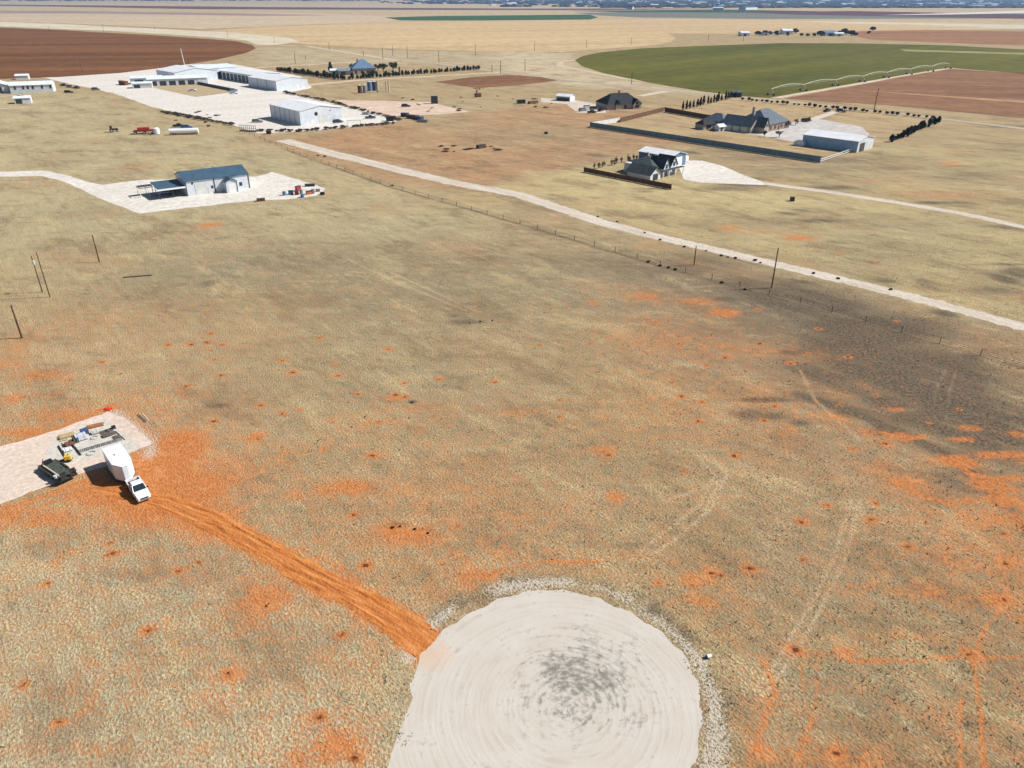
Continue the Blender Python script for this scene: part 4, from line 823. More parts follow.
for i,(x,y,ty) in enumerate(far):
    pole('utility_pole',('thin dark utility pole standing in pale fields beyond the cedar hedge' if 280<x<515 else 'tiny utility pole on pale stubble beyond the brown pivot field' if x<280 else 'thin utility pole between the tan field and the green pivot field'),x,y,ph(x,y,ty),.26,True)
pole('radio_mast','tall pale mast beside the brown pivot field behind the white sheds',184.5,65,ph(184.5,65,48.5),.35,False,(-2,0),m='white_paint',group=None,cat='mast'); pole('utility_pole','short pole right of the tall pale mast by the brown field',189,64,5.5,.25,True,m='bark'); 
pole('utility_pole','tall reddish brown pole standing in the plowed field right of the green pivot',874,110,ph(874,110,88),.28,True,m='rust')
pole('utility_pole','faint pole standing in the brown pivot field',82.5,72.5,ph(82.5,72.5,60),.2,True,m='bark')
# ---------- trees
def blob_fn(rx,ry,rz,cz,cone=0,hollow=.55):
    def f(r):
        while True:
            p=Vector((r.uniform(-1,1),r.uniform(-1,1),r.uniform(-1,1)))
            if hollow<p.length<1: break
        k=1-cone*(p.z*.5+.5); return (p.x*rx*k,p.y*ry*k,cz+p.z*rz)
    return f
def tree(name,label,x,y,h,w,m='leaf',cone=0,n=170,trunk=.15,group=None,cat='tree',seed=1,leaf=None,loc=None):
    t=thing(name,label,cat,loc or at(x,y),random.Random(seed).uniform(0,6),group); r=random.Random(seed); th=h*trunk
    mb=MB()
    if cone: mb.foliage(blob_fn(w/2,w/2,(h-th)/2,th+(h-th)/2,cone,.3),n,leaf or w*.17,r)
    else:
        for k in range(6): mb.foliage((lambda c: (lambda q: tuple(Vector(blob_fn(w*.27,w*.27,h*.22,0,0,.5)(q))+c)))(Vector((r.uniform(-.27,.27)*w,r.uniform(-.27,.27)*w,th+(h-th)*r.uniform(.35,.72)))),n//6,leaf or w*.10,r)
    mb.build('crown',M[m],t,fix=False)
    tb=MB().cyl((0,0,0),(0,0,h*.6),w*.045+.05,w*.02+.03)
    for k in range(4):
        a=k*1.7+seed; tb.cyl((0,0,h*(.25+.07*k)),(math.cos(a)*w*.28,math.sin(a)*w*.28,h*(.5+.08*k)),w*.02+.03,.03,n=5)
    tb.build('trunk',M['bark'],t); return t
ced=[tree('cedar_tree','',x,y,5.2-.9*(s==2),4.6-.8*(s==3),'cedar' if s!=2 else 'leaf',.5 if s!=2 else .2,130,.06,'cedars of the windbreak hedge','tree',s,.65) for x,y,s in ((277,71,1),(281,71.6,2),(285,72.2,3))]
def hedge(protos,p,q,n,label,smin=.8,smax=1.15,used=None,group=None,skip=()):
    a,b=g(*p),g(*q); r=random.Random(n)
    for i in range(n):
        if i in skip: continue
        k=(i+.5)/n; pr=protos[i%len(protos)]; s=r.uniform(smin,smax)
        if used is not None and len(used)<len(protos): o=protos[len(used)]; used.append(1); o.location=(a[0]+(b[0]-a[0])*k,a[1]+(b[1]-a[1])*k,0); o.scale=(s,s,s*r.uniform(.85,1.1)); o['label']=label; 
        else: o=dup(pr,(a[0]+(b[0]-a[0])*k+r.gauss(0,.5),a[1]+(b[1]-a[1])*k+r.gauss(0,.5)),r.uniform(0,6),(s,s,s*r.uniform(.85,1.1)),label)
        if group: o['group']=group
u=[]
hedge(ced,(277,71),(342,80),28,'dark cedar in the left hedge row running down to the yard corner',.7,1.05,u)
hedge(ced,(344,80),(480,69.3),44,'dark cedar in the long hedge row right of the yard corner',.6,.95)
for l,x,y,h,w in (('round dark tree just right of the grey roofed farmhouse',383.5,72,7.5,8),('round dark tree, further right on the lawn by the farmhouse',393,70.8,8,8.5),('bushy dark tree against the left side of the farmhouse',352,70,6,6),('pale leafy bush in front of the farmhouse',374,75,4,6),('reddish bush tree at the right corner of the farmhouse',378,71,6,7),('small dark bush at the right foot of the farmhouse',371,75.5,4,5)):
    tree('round_tree',l,x,y,h,w,'rust' if 'reddish' in l else 'leaf',0,170,.2,None,'tree',int(x))
tree('upright_cedar','tall upright cedar left of the white shed inside the hedge',331,73,9,5,'cedar',.6,150,.05,None,'tree',4,.8); tree('upright_cedar','slim upright cedar alone in the lawn right of the round trees',399.5,72.5,5,2,'cedar',.6,100,.05,None,'tree',6,.4)
# cypress row, orchard saplings
cy=[tree('cypress_tree','slim dark cypress in the row at the yard corner by the green field',x,y,4.6,1.9,'cedar',.75,110,.04,'slim cypresses in a row','tree',s,.42) for x,y,s in ((682,109.5,1),(685,108.5,2))]
u=[]; hedge(cy,(681,110.5),(735,97.5),17,'slim dark cypress in the row at the yard corner by the green field',.9,1.2,u)
hr=[tree('hedge_cedar','dark cedar in the hedge at the right edge of the walled yard',x,y,3.8,2.4,'cedar',.55,120,.05,'cedars of the right hedge','tree',s,.55) for x,y,s in ((893,141,5),(897,138,6))]
u=[]; hedge(hr,(890,142.5),(938,122.8),22,'dark cedar in the hedge at the right edge of the walled yard',.6,1.05,u)
sp=tree('sapling','thin brown sapling in the row behind the garden fence',592,170,2.4,1.2,'brush',.3,50,.2,'saplings behind the small garden','tree',9,.25)
u=[]; hedge([sp],(592,169.5),(643,158.5),13,'thin brown sapling in the row behind the garden fence of the white gabled house',.9,1.3,u)
rw=tree('roadside_shrub','low bare shrub in the line along the far road edge',820,104,1.7,2,'brush',0,72,.15,'bare shrubs along the far road','shrub',12,.5)
u=[]; hedge([rw],(740,100),(935,119),34,'low bare shrub in the line along the far road edge',.8,1.2,u)
for i,(l,x,y,h,w) in enumerate((('bare tree on the concrete yard of the large walled house',779,137.5,3.6,3.6),('bare tree at the right end of the large house',788,128,4,4),('small bare tree in the planted island by the driveway',795.5,125,3.4,3),('thin bare tree left of the concrete yard tree',764,137,3,2),('small bare tree near the yard gate',808,122,3,2.6),('small dark shrub beside the large house patio',735,131,1.6,2))):
    tree('bare_tree',l,x,y,h,w,'brush',0,84,.2,None,'tree',20+i,.35)
# ---------- fences
def fence(name,label,pts,h,m,step=6,pm=None,cat='fence',world=False,th=.1,panels=True,ribs=True):
    P_=[p if world else g(*p) for p in pts]; c=P_[0]; t=thing(name,label,cat,(c[0],c[1],0))
    for a,b in zip(P_[:-1],P_[1:]):
        L=math.hypot(b[0]-a[0],b[1]-a[1]); n=max(1,round(L/step)); an=math.atan2(b[1]-a[1],b[0]-a[0]); w=L/n
        for i in range(n):
            k=(i+.5)/n; x=a[0]+(b[0]-a[0])*k-c[0]; y=a[1]+(b[1]-a[1])*k-c[1]
            mb=MB()
            if panels=='wire':
                for z in (.4,.8,1.15): mb.obox((x,y,z),(w,.03,.03),an)
            elif panels=='rail':
                for z in (h*.35,h*.85): mb.obox((x,y,z),(w,.1,.28),an)
            else: mb.obox((x,y,h/2+.05),(w-.14,th,h-.1),an)
            if panels: mb.build('panel' if panels is True else 'wire' if panels=='wire' else 'rail',M[m],t)
        for i in range(n+1):
            k=i/n; x=a[0]+(b[0]-a[0])*k-c[0]; y=a[1]+(b[1]-a[1])*k-c[1]
            pw=.11 if panels=='wire' else .2; MB().obox((x,y,(h+.12)/2),(pw,pw,h+.12),an).build('post',M[pm or m],t)
    return t
fence('yard_wall','long blue grey panel wall along the near side of the large yard',[(590,127.2),(820,162.8)],2.5,'fence_teal',5,'slate_blue')
fence('yard_wall','short pale panel wall joining the blue grey wall to the brown fence',[(590,127.2),(620,122)],2.3,'fence_white',5)
fence('wood_fence','dark brown wooden fence running up from the pale wall end',[(620,122.5),(665,111)],2.3,'fence_brown',5)
fence('wood_fence','dark brown wooden fence behind the patio of the large house',[(665,112),(728,123.5)],2.6,'fence_brown',5)
fence('rail_fence','white rail fence at the front corner of the large yard by the barn',[(820,162.8),(853,151.5)],1.6,'fence_white',3,panels='rail')
fence('wood_fence','brown wooden fence in front of the white gabled house',[(584,172),(671,189.5)],1.8,'fence_brown',3)
fence('wire_fence','wire fence with weathered posts along the near side of the white road',[(245,133),(300,155),(390,187),(520,224),(660,266),(800,303),(1024,368),(1300,448)],1.3,'black_steel',7,'wood_dark',panels='wire')
fence('wire_fence','wire fence with dark posts behind the scrap rows of the white yard',[(285,93),(330,103),(395,119)],1.4,'black_steel',10,'wood_dark',panels='wire')
# ---------- brush and weeds clumps beside roads (dark lumps)
br=tree('tumbleweed','dark brown tumbleweed lump caught along the white road edge',640,236,.35,.75,'brush',0,90,.05,'tumbleweeds along the white road','shrub',31,.2)
i=0
for x,y,s in ((660,240,1),(684,247,1),(721,256,1),(728,257.5,.8),(736,258.5,1.1),(755,260.5,1.2),(813,273.5,1),(838,279,1),(891,290,1),(645,233,.8),(706,251,.7),(760,263,.8),(617,222,.8),(598,217,.9)):
    L_='dark brown tumbleweed lump caught along the edge of the white road'
    if i==0: br.location=at(x,y); br['label']=L_; br.scale=(s,)*3
    else: dup(br,at(x,y),i*1.3,s,L_)
    i+=1
for x,y,s in ((325,157,1.3),(318,156,1),(392,186,1),(660,266,.9),(668,268,.9),(675,270,.9),(648,262,.9),(722,283,.9),(745,290,.8)):
    o=dup(br,at(x,y),x,s*1.2,'brown brush lump caught in the wire fence beside the white road'); o['group']='brush caught in the wire fence'
y_=tree('weed_clump','dark weed clump in the ragged row bordering the white equipment yard',285,93.5,1.8,4,'brush',0,90,.05,'weeds bordering the white yard','shrub',33,.45)
first=True
for p,q,n in (((285,93),(330,102),14),((330,102),(402,121),20),((300,131.5),(395,123.5),18),((255,131),(300,132),7),((160,112),(232,125),22)):
    a,b=g(*p),g(*q); r=random.Random(n)
    for i in range(n):
        k=(i+r.uniform(.2,.8))/n; s=r.uniform(.5,1.1); L_='dark weed clump in the ragged row bordering the white equipment yard'
        loc=(a[0]+(b[0]-a[0])*k,a[1]+(b[1]-a[1])*k,0)
        if first: y_.location=loc; first=False
        else: dup(y_,loc,r.uniform(0,6),(s*1.3,s,s*.8),L_)
r=random.Random(8)
for i in range(46):
    x,y=(r.uniform(400,560),r.uniform(96,112)) if i%2 else (r.uniform(440,500),r.uniform(144,152)) if i%4==0 else (r.uniform(172,232),r.uniform(110,127)); s=r.uniform(.3,.8)
    o=dup(y_,at(x,y),r.uniform(0,6),(s*1.4,s,s*.5),'low brown weed clump on the rough ground between the white yard and the orange lot' if x>240 else 'low brown weed clump below the lower left edge of the white yard')
# ---------- simple vehicles / machines far off
def car(label,x,y,rz,paint,group=None,kind='suv'):
    return pickup('parked_pickup' if kind=='pickup' else 'parked_car',label,at(x,y),R_(rz),paint,group,kind=='pickup','pickup truck' if kind=='pickup' else 'car')
CARS=[('black pickup at the left end of the short driveway to the large house',827,111.5,44,'black_paint','pickup'),('dark car parked at the road gate right of the driveway mouth',841,112,-46,'black_paint','suv'),('black car parked on the drive right of the large house',806,121.5,20,'black_paint','suv'),
 ('white car parked left of the dark roofed house',588,108,20,'white_paint','suv'),('grey car parked among dark vehicles left of the dark roofed house',583,111,35,'grey_paint','suv'),('black pickup nearest the dirt left of the dark roofed house',592,113,30,'black_paint','pickup'),('dark green car behind the grey car left of the dark roofed house',594,109.5,10,'trim_dark','suv'),('dark pickup touching the left corner of the dark roofed house',601,111,60,'black_paint','pickup'),
 ('dark pickup parked behind the cedar yard on the white gravel',370.5,118.5,20,'black_paint','pickup'),('dark car parked on pink gravel beyond the weed row',406,107,10,'black_paint','suv'),
 ('white pickup alone on the tan lawn between the sheds',192.5,91.2,10,'white_paint','pickup'),('dark blue car at the end of the black barrier in the yard',233.5,91,30,'blue_paint','suv'),('white car just below the dark blue car in the yard',234,94,10,'white_paint','suv'),
 ('black pickup at the upper left yard edge, first of three',64,86,-20,'black_paint','pickup'),('dark car in the middle of three at the upper left yard edge',70.5,87.5,-20,'grey_paint','suv'),('dark pickup, last of three at the upper left yard edge',77,88.5,-25,'black_paint','pickup'),('small dark car alone left of the long sheds',96,90,0,'grey_paint','suv'),('dark car by the near white shed at the left edge',69,93,10,'black_paint','suv'),
 ('dark car parked at the corner of the big gabled shed',338,122.7,40,'black_paint','suv'),('small grey car on the white yard left of the big gabled shed',257.5,122.5,10,'grey_paint','suv'),('white car at the left edge by the open shed',22,97.5,0,'white_paint','suv'),
 ('blue tractor like truck behind the long white tank trailer',187,128.3,10,'blue_paint','pickup'),('dark truck behind the left end of the long white tank trailer',179,127,10,'black_paint','pickup'),('dark vehicle beneath the carport of the metal house',170,191.5,60,'black_paint','suv')]
for l,x,y,rz,p,k in CARS: car(l,x,y,rz,p,None,k)
# boat-like white trailer under the carport
t=thing('utility_trailer','small white flat trailer at the open front of the carport','trailer',at(163,194.5),R_(30))
MB().box(-2.4,2.4,-.9,.9,.55,.85).build('bed',M['white_paint'],t,bevel=.05); MB().cyl((2.4,0,.55),(3.6,0,.5),.07).build('tongue',M['steel'],t)
for s in (-1,1): wheel(t,-.3,s*.85,.35)
# long white tank trailer and neighbours
t=thing('tank_trailer','long white tank trailer lying beside the red farm implement','trailer',at(184.5,134.5),R_(12))
MB().cyl((-6.6,0,1.6),(6.6,0,1.6),1.3,n=20).build('tank',M['white_paint'],t,smooth=False); MB().box(-6.4,6.4,-1.0,1.0,.5,.7).build('frame',M['black_steel'],t)
for x in (-5.4,-4.2,5): 
    for s in (-1,1): wheel(t,x,s*1.05,.5,.3)
t=thing('water_tank','upright white plastic tank between the red implement and tank trailer','tank',at(157,134),0)
MB().cyl((0,0,.1),(0,0,2.6),1.5,n=20).cyl((0,0,2.6),(0,0,3.1),1.5,.5,n=20).build('body',M['white_paint'],t); MB().cyl((0,0,3.1),(0,0,3.3),.4,n=12).build('lid',M['black_steel'],t); MB().box(-1.7,1.7,-1.7,1.7,0,.1).build('base',M['wood_dark'],t)
t=thing('farm_implement','red farm implement with folded frame on bare soil left of the white tank','farm machine',at(145,133.5),R_(20))
MB().box(-5,5,-.2,.2,1.2,1.6).box(-5,-4.6,-2,2,1.2,1.6).box(-.2,.2,-2,2,1.2,1.6).box(4.6,5,-2,2,1.2,1.6).box(-5,5,-2,-1.7,1.2,1.6).box(-5,5,1.7,2,1.2,1.6).build('frame',M['red'],t)
MB().box(-3,2.5,-1.3,1.3,1.6,2.9).build('hopper',M['red'],t,bevel=.1)
for x in (-4,0,4): 
    for s in (-1,1): wheel(t,x,s*2.1,.6,.35)
for k in range(8): MB().cyl((-4.5+k*1.25,-2.2,1.3),(-4.5+k*1.25,-2.6,.1),.12).build('tine',M['black_steel'],t)
t=thing('tractor','small dark tractor standing alone left of the red implement','tractor',at(114,132),R_(30))
MB().box(-.6,2.0,-.45,.45,.9,1.7).build('hood',M['black_paint'],t,bevel=.08); MB().box(-1.6,-.5,-.7,.7,.9,2.7).build('cab',M['dark_glass'],t,bevel=.05); MB().box(-1.7,-.4,-.8,.8,2.7,2.85).build('cab_roof',M['black_paint'],t)
for s in (-1,1): wheel(t,-1.0,s*.9,.85,.45); wheel(t,1.5,s*.8,.5,.3)
# ---------- scrap
def junk(name,label,cat,x,y,size,m,rz,parts=('barrel',)):
    a,b,h=size; c=at(x,y)
    if name=='barrel':
        t=thing(name,label,cat,c,0); MB().cyl((0,0,0),(0,0,h),a,n=14).build('body',M[m],t)
        for z in (h*.33,h*.66): MB().cyl((0,0,z-.03),(0,0,z+.03),a*1.04,n=14).build('hoop',M[m],t)
    elif name=='tyre_stack':
        t=thing(name,label,cat,c,0)
        for k in range(3): MB().cyl((0,0,k*.28),(0,0,k*.28+.25),a,n=16).build('tyre',M['rubber'],t,bevel=.06)
    else:
        t=thing(name,label,cat,c,R_(rz)); MB().box(-a/2,a/2,-b/2,b/2,.1,h).build('body',M[m],t,bevel=.04); MB().box(-a/2-.05,a/2+.05,-b/2-.05,b/2+.05,h,h+.06).build('lid',M['trim_dark'] if m!='trim_dark' else M['steel'],t); MB().box(-a/2,a/2,-b/2,-b/2+.15,0,.1).box(-a/2,a/2,b/2-.15,b/2,0,.1).build('skid',M['wood_dark'],t)
    return t
for q in (('barrel','blue barrel leftmost in the junk pile right of the metal house','barrel',284.5,195.3,(.6,.6,1.3),'slate_blue',0),('crate','dark purple crate beside the blue barrel in the junk pile','crate',291,194.5,(1.6,1.2,1.3),'tarp_blue',20),('crate','red metal box topmost in the junk pile','box',298.5,190.8,(1.8,1.2,1.6),'red',50),('crate','dark red box below the topmost red box in the junk pile','box',297,194.8,(1.3,1.2,1.2),'rust',10),
          ('barrel','grey barrel in the junk pile next to the red boxes','barrel',301.5,193.5,(.55,.5,1.4),'grey_paint',0),('barrel','dark blue barrel at the lower side of the junk pile','barrel',302.5,197.3,(.6,.5,1.1),'blue_paint',0),('crate','pale orange wooden crate in the right half of the junk pile','crate',309,194,(1.8,1.4,1.0),'orange_paint',30),('barrel','grey blue barrel right of the orange crate','barrel',313.3,193.6,(.6,.5,1.5),'steel',0),
          ('crate','long black box lying above the junk pile on the yard tip','box',310,186.3,(3.4,1.2,.8),'black_paint',10),('tyre_stack','black tyre stack at the far right tip of the junk yard','tyres',322.5,194.6,(.8,.5,.5),'rubber',0),('crate','rusty flat box at the left end of the brush below the yard','box',261,201,(2.6,1.2,.8),'rust',20),('crate','pink tan crate on the yard tip near the tyre stack','crate',318,191.5,(1.4,1,.7),'wood',10),
          ('crate','dark steel skip on the dirt right of the pink gravel','skip',434.5,103.5,(4,3,4.5),'trim_dark',10),('crate','dark rusty machine block on the bare tan ground','machine',478,97,(4,2.4,2.2),'rust',20),
          ('crate','dark implement box left of the small white shed','machine',521,103.5,(5,2.5,2.2),'black_paint',20),('crate','rusty trailer frame right of the dark implement','machine',533,103.5,(7,2.0,1.4),'rust',40),('crate','rusty scrap bin in the scrap row right of the white yard','bin',413,118.5,(7,2.6,1.8),'rust',-30),('crate','dark scrap bin, middle of the scrap row','bin',405,116.5,(4,2.6,2),'trim_dark',-20),('crate','grey flat scrap box at the lower end of the scrap row','bin',423,122,(6,2.5,1),'steel',-20),('crate','dark machine at the lower right corner of the white yard','machine',390,121,(4,3,2.4),'black_steel',10),('crate','dark trailer lying on the white yard left of the scrap row','trailer',366,114.5,(4,2,1),'steel',-20),
          ('crate','dark red equipment box right beside the scrap bin','bin',419,120,(5,2.5,1.8),'tarp_blue',-40),('crate','brown wooden box on bare field in the middle of the orange lot','box',481,148,(4,2,1.4),'wood_dark',40),('crate','small black box at the narrow neck of the white driveway','box',792,201,(1.5,1.0,1.3),'black_paint',-20),('crate','dark low box on the grey patch of the orange lot','box',546,134,(1.5,1.2,1),'black_steel',10),('crate','dark box standing just below the yard edge by the rack','box',269,134,(2.2,2,1.6),'wood_dark',10)): junk(*q)
t=thing('pump_jack','small rusty pump jack on pale dirt right of the dark skip','pump jack',at(477,94.5),R_(30)); t.scale=(.7,.7,.7)
MB().box(-3,3,-1,1,0,.4).build('base',M['steel'],t); MB().cyl((-1,-.8,.4),(0,0,5),.25).cyl((-1,.8,.4),(0,0,5),.25).cyl((1.4,0,.4),(0,0,5),.25).build('tower',M['rust'],t); MB().obox((-.3,0,5.2),(6.5,.5,.6),0,0,.15).build('beam',M['rust'],t); MB().obox((3.0,0,4.9),(.7,.5,1.8)).build('head',M['rust'],t)
for l,x,y,h,r,m in (('dark upright storage tank, leftmost of the small tank group',360,93,5,1.3,'wood_dark'),('grey green upright tank, second from the left of the tank group',365,92.8,5,1.3,'grey_paint'),('dark tank in the close pair at the middle of the tank group',370,90.8,6,1.7,'slate_blue'),('dark tank beside its twin, right one of the close pair',374.5,90.5,6,1.7,'trim_dark')):
    t=thing('storage_tank',l,'tank',at(x,y),0); MB().cyl((0,0,0),(0,0,h),r,n=20).build('shell',M[m],t); MB().cyl((0,0,h),(0,0,h+.5),r,.3,n=20).build('lid',M['galv'],t); MB().cyl((r+.1,0,0),(r+.1,0,h),.12).build('pipe',M['steel'],t)
for l,x,y,h in (('pale upright vent stack right of the dark twin tanks',378,92,7),('thin pale stack further right of the tank group',386.5,91,6),('thin pale stack at the right end of the tank group',389,92,7)):
    t=thing('vent_stack',l,'stack',at(x,y),0); MB().cyl((0,0,0),(0,0,h),.55,n=12).build('pipe',M['pale_wood'],t); MB().cyl((0,0,h),(0,0,h+.3),.8,n=12).build('cap',M['pale_wood'],t); MB().box(-1,1,-1,1,0,.25).build('base',M['concrete'],t)
# livestock rack on yard edge
t=thing('steel_rack','grey barred steel rack on the yard edge left of the big gabled shed','rack',at(248,131.5),R_(-22))
for k in range(9): MB().box(-5+k*1.25-.1,-5+k*1.25+.1,-.1,.1,0,3.0).build('post',M['steel'],t)
for z in (.3,1.6,2.9): MB().box(-5.1,5.1,-.06,.06,z-.08,z+.08).build('rail',M['steel'],t)
MB().box(-5.1,5.1,.2,1.6,0,.5).build('base',M['wood_dark'],t)
t=thing('steel_gate','pale steel gate frame at the lower right edge of the white yard','gate',at(354,125),R_(10)); MB().box(-3.5,-3.3,-.1,.1,0,2.4).build('post',M['galv'],t); MB().box(3.3,3.5,-.1,.1,0,2.4).build('post',M['galv'],t); MB().box(-3.3,3.3,-.08,.08,2.2,2.4).build('beam',M['galv'],t)
t=thing('yard_barrier','long low black barrier from the white sheds to the dark blue car','barrier',at(190,82.5),0)
a=g(190,82.5); b=g(232,91); n=12
for i in range(n):
    x=(b[0]-a[0])*(i+.5)/n; y=(b[1]-a[1])*(i+.5)/n; MB().obox((x,y,.9),(math.hypot(b[0]-a[0],b[1]-a[1])/n-.3,1.2,1.8),math.atan2(b[1]-a[1],b[0]-a[0])).build('block',M['trim_dark'],t)
# ---------- warehouse sheds of the white yard
t=thing('warehouse','big pale metal shed with low gable, dark round vent and shaded panel side','warehouse',(-109.4,402,0),R_(40))
gable_parts(t,0,24,0,36,7.0,8.9,'y','white_metal','white_roof_y',.3)
for k in range(7): MB().box(-.12,0,k*6-.12 if k else 0,k*6+.12,0,6.9).build('side_trim',M['grey_paint'],t)
MB().cyl((9.2,-.12,5.1),(9.2,0,5.1),.95,n=20).build('vent',M['black_steel'],t); MB().cyl((17.5,-.1,6.2),(17.5,0,6.2),.4,n=16).build('vent',M['grey_paint'],t)
plate(t,'door','white_paint',5.8,7.2,0,2.4,'front',0); plate(t,'roller_door','pale_wall',10.5,15.5,0,4.4,'front',0)
t=thing('long_shed','long white shed with closed near gable behind the big yard','shed',(-166,559,0),R_(44))
gable_parts(t,0,25,0,42,6.5,8.3,'y','white_metal','white_roof_y',.3)
for k in (0,14,28,42): MB().box(-.12,0,max(0,k-.15),k+.15,0,6.4).build('side_trim',M['grey_paint'],t)
plate(t,'door','white_paint',16,17.5,0,2.4,'front',0)
t=thing('open_shed','long low shed with dark open bays joining the closed white shed','shed',(-196,606,0),R_(44))
gable_parts(t,0,22,0,62,6.0,7.4,'y','white_metal','white_roof_y',.4)
for k in range(9): plate(t,'bay','trim_dark',2+k*6.7,7+k*6.7,0,4.8,'left',0)  # dark panels on a closed wall paint the shade of open bays
t=thing('repair_shed','white shed with wide doors at the far end of the yard row','shed',(-247,636,0),R_(44))
gable_parts(t,0,30,0,34,8,9.6,'x','white_metal','white_roof',.4)
for k in range(3): plate(t,'roller_door','white_paint' if k!=1 else 'trim_dark',2+k*9.5,8.5+k*9.5,0,5.2,'front',0)
for k in range(2): plate(t,'roller_door','grey_paint',3+k*14,14+k*14,0,5.5,'left',0)
def pts_building(name,label,px,py,th,Lx,Ly,wh,rh,ridge='x',roof='white_roof',wall='white_metal',doors=(),cat='shed'):
    t=building(name,label,px,py,th,cat); gable_parts(t,0,Lx,0,Ly,wh,rh,ridge,wall,roof,.4)
    for (f,a,b,z,m) in doors: plate(t,'door' if z<3.5 else 'roller_door',m,a,b,0,z,f,0 if f in('front','left') else Lx)
    return t
pts_building('workshop','large white workshop with broad low gable at the brown field edge',176,82.5,44,34,36,7,9.5,'y','white_roof_y',doors=[('front',6,13,4.8,'white_paint'),('left',4,12,4.5,'trim_dark')])
pts_building('porch_shed','long white shed with dark shaded porch facing the tan lawn',148,86.3,22,42,13,4.6,6.2,'x','white_roof',doors=[('front',2+k*6.5,6.5+k*6.5,3.2,'trim_dark') for k in range(5)]+[('front',35,40,3.4,'white_paint')])  # dark front panels stand in for the porch shade
pts_building('side_shed','small white shed at the left end of the shed cluster',131,84.5,20,22,11,4.2,5.4,'x','white_roof',doors=[('front',3,9,3,'trim_dark'),('front',12,18,3,'white_paint')])
pts_building('low_shed','low pale shed with dark left door in front of the small white shed',133,88.5,20,13,8,3.2,4,'x','white_roof','pale_wall',doors=[('front',1,5,2.4,'trim_dark')])
pts_building('container','reddish container lying left of the shed cluster','119' and 119,84.5,-40,10,2.6,2.6,2.7,'x','rust','rust',cat='container')
# ---------- far left buildings
t=pts_building('ranch_house','long white roofed ranch building with dark windows at the left edge',11,93.6,22,26,13,5,6.8,'x','white_roof','white_metal',cat='house')
for k in (2.6,7.6,10.4,13.4,19,24.2): plate(t,'window','dark_glass',k,k+1.2,2.4,4.6,'front',0)
pts_building('garage','white garage with dark gable opening left of the ranch building',-12,93.8,22,13,14,5,7,'y','white_roof_y','white_metal',doors=[('front',3,9,4.2,'trim_dark')],cat='garage')
pts_building('carport_shed','small white shed with dark door on red soil at the left edge',15,104,25,9,7,3.2,4.2,'x','white_roof','white_metal',doors=[('front',.8,4.2,2.6,'trim_dark')])
pts_building('small_hut','tiny pale hut on the skyline side of the ranch building',16,80,22,9,7,3,4,'x','white_roof','pale_wall')
# ---------- farmhouse inside the cedar hedge
t=building('farmhouse','dark blue grey farmhouse with steep pointed roof inside the cedar hedge',353,75,20,'house')
hip_parts(t,0,20,0,16,5,11.5,9,ridge='x',wall='stone',roof='slate_blue')
for k in (2,7,12,16): plate(t,'window','dark_glass',k,k+1.6,1.2,3.2,'front',0)
MB().box(5,6.2,6,7.2,6,12).build('chimney',M['brick'],t)
pts_building('garage','low grey roofed garage left of the pointed farmhouse',338.5,75.3,15,14,11,3.4,5,'x','grey_roof','stone',doors=[('front',2,6,2.6,'dark_glass')],cat='garage')
pts_building('white_shed','small bright white shed left of the low grey garage',330.5,74.5,10,9,8,3,4.2,'x','white_roof','white_metal',doors=[('front',2,4,2.2,'trim_dark')])
# ---------- small shed and dark roofed house
pts_building('small_shed','small white shed with dark open front left of the dark roofed house',556,100.5,-30,10,7,2.8,3.9,'x','white_roof','white_metal',doors=[('front',.6,9.4,2.2,'trim_dark')])  # the dark front panel paints the shade inside the open front
t=building('dark_roof_house','brick house with big dark hipped roof and pale gables beside parked cars',607.5,110,18,'house')
hip_parts(t,0,22,0,17,2.9,8.2,6,ridge='x',wall='stone',roof='dark_roof')
def front_gable(t,x0,x1,y0,y1,wh,rh,wall='white_metal',roof='dark_roof',win=True):
    w_,r_=gable_parts(t,x0,x1,y0,y1,wh,rh,'y',wall,roof,.35,rname='gable_roof',wname='gable_wall')
    if win: plate(t,'window','dark_glass',(x0+x1)/2-.6,(x0+x1)/2+.6,wh*.9,wh*.9+1.5,'front',y0)
front_gable(t,16,20.5,-1.6,6,2.9,5.6,'stone'); front_gable(t,5,8,-.9,6,2.9,4.9,'stone')
plate(t,'door','dark_glass',10.5,12.5,0,2.3,'front',0); MB().box(11,12,9,10,6,9.6).build('chimney',M['brick'],t)
plate(t,'window','dark_glass',17,19.6,.8,2.2,'front',-1.6)
# ---------- white gabled house and its barn
M['house_roof']=mat('house_roof',(.055,.075,.08),.75,var=.15,scale=.8,bump=.3)
t=building('gabled_house','dark roofed house with white front gables beside the white roofed barn',650,181.5,44,'house')
gable_parts(t,0,6.2,0,10.5,2.4,4.7,'y','white_metal','house_roof',.5,rname='garage_roof',wname='garage_wall')
MB().box(6.3,21,5,17,0,3.6).build('wall',M['pale_wall'],t)
MB().add([(5.2,2.6,3.4),(14,2.6,3.4),(14,14,3.4),(5.2,14,3.4),(9.6,7.6,5.6),(9.6,9.4,5.6)],[(0,1,4),(1,2,5,4),(2,3,5),(3,0,4,5),(3,2,1,0)]).build('hip_roof',M['house_roof'],t)
MB().box(6.3,13.4,3.2,4.98,0,3.38).build('front_wall',M['pale_wall'],t)
MB().add([(8.5,4.4,3.7),(21.6,4.4,3.7),(21.6,17.6,3.7),(8.5,17.6,3.7),(13,11,5.9),(18,11,5.9)],[(0,1,5,4),(1,2,5),(2,3,4,5),(3,0,4),(3,2,1,0)]).build('roof',M['house_roof'],t)
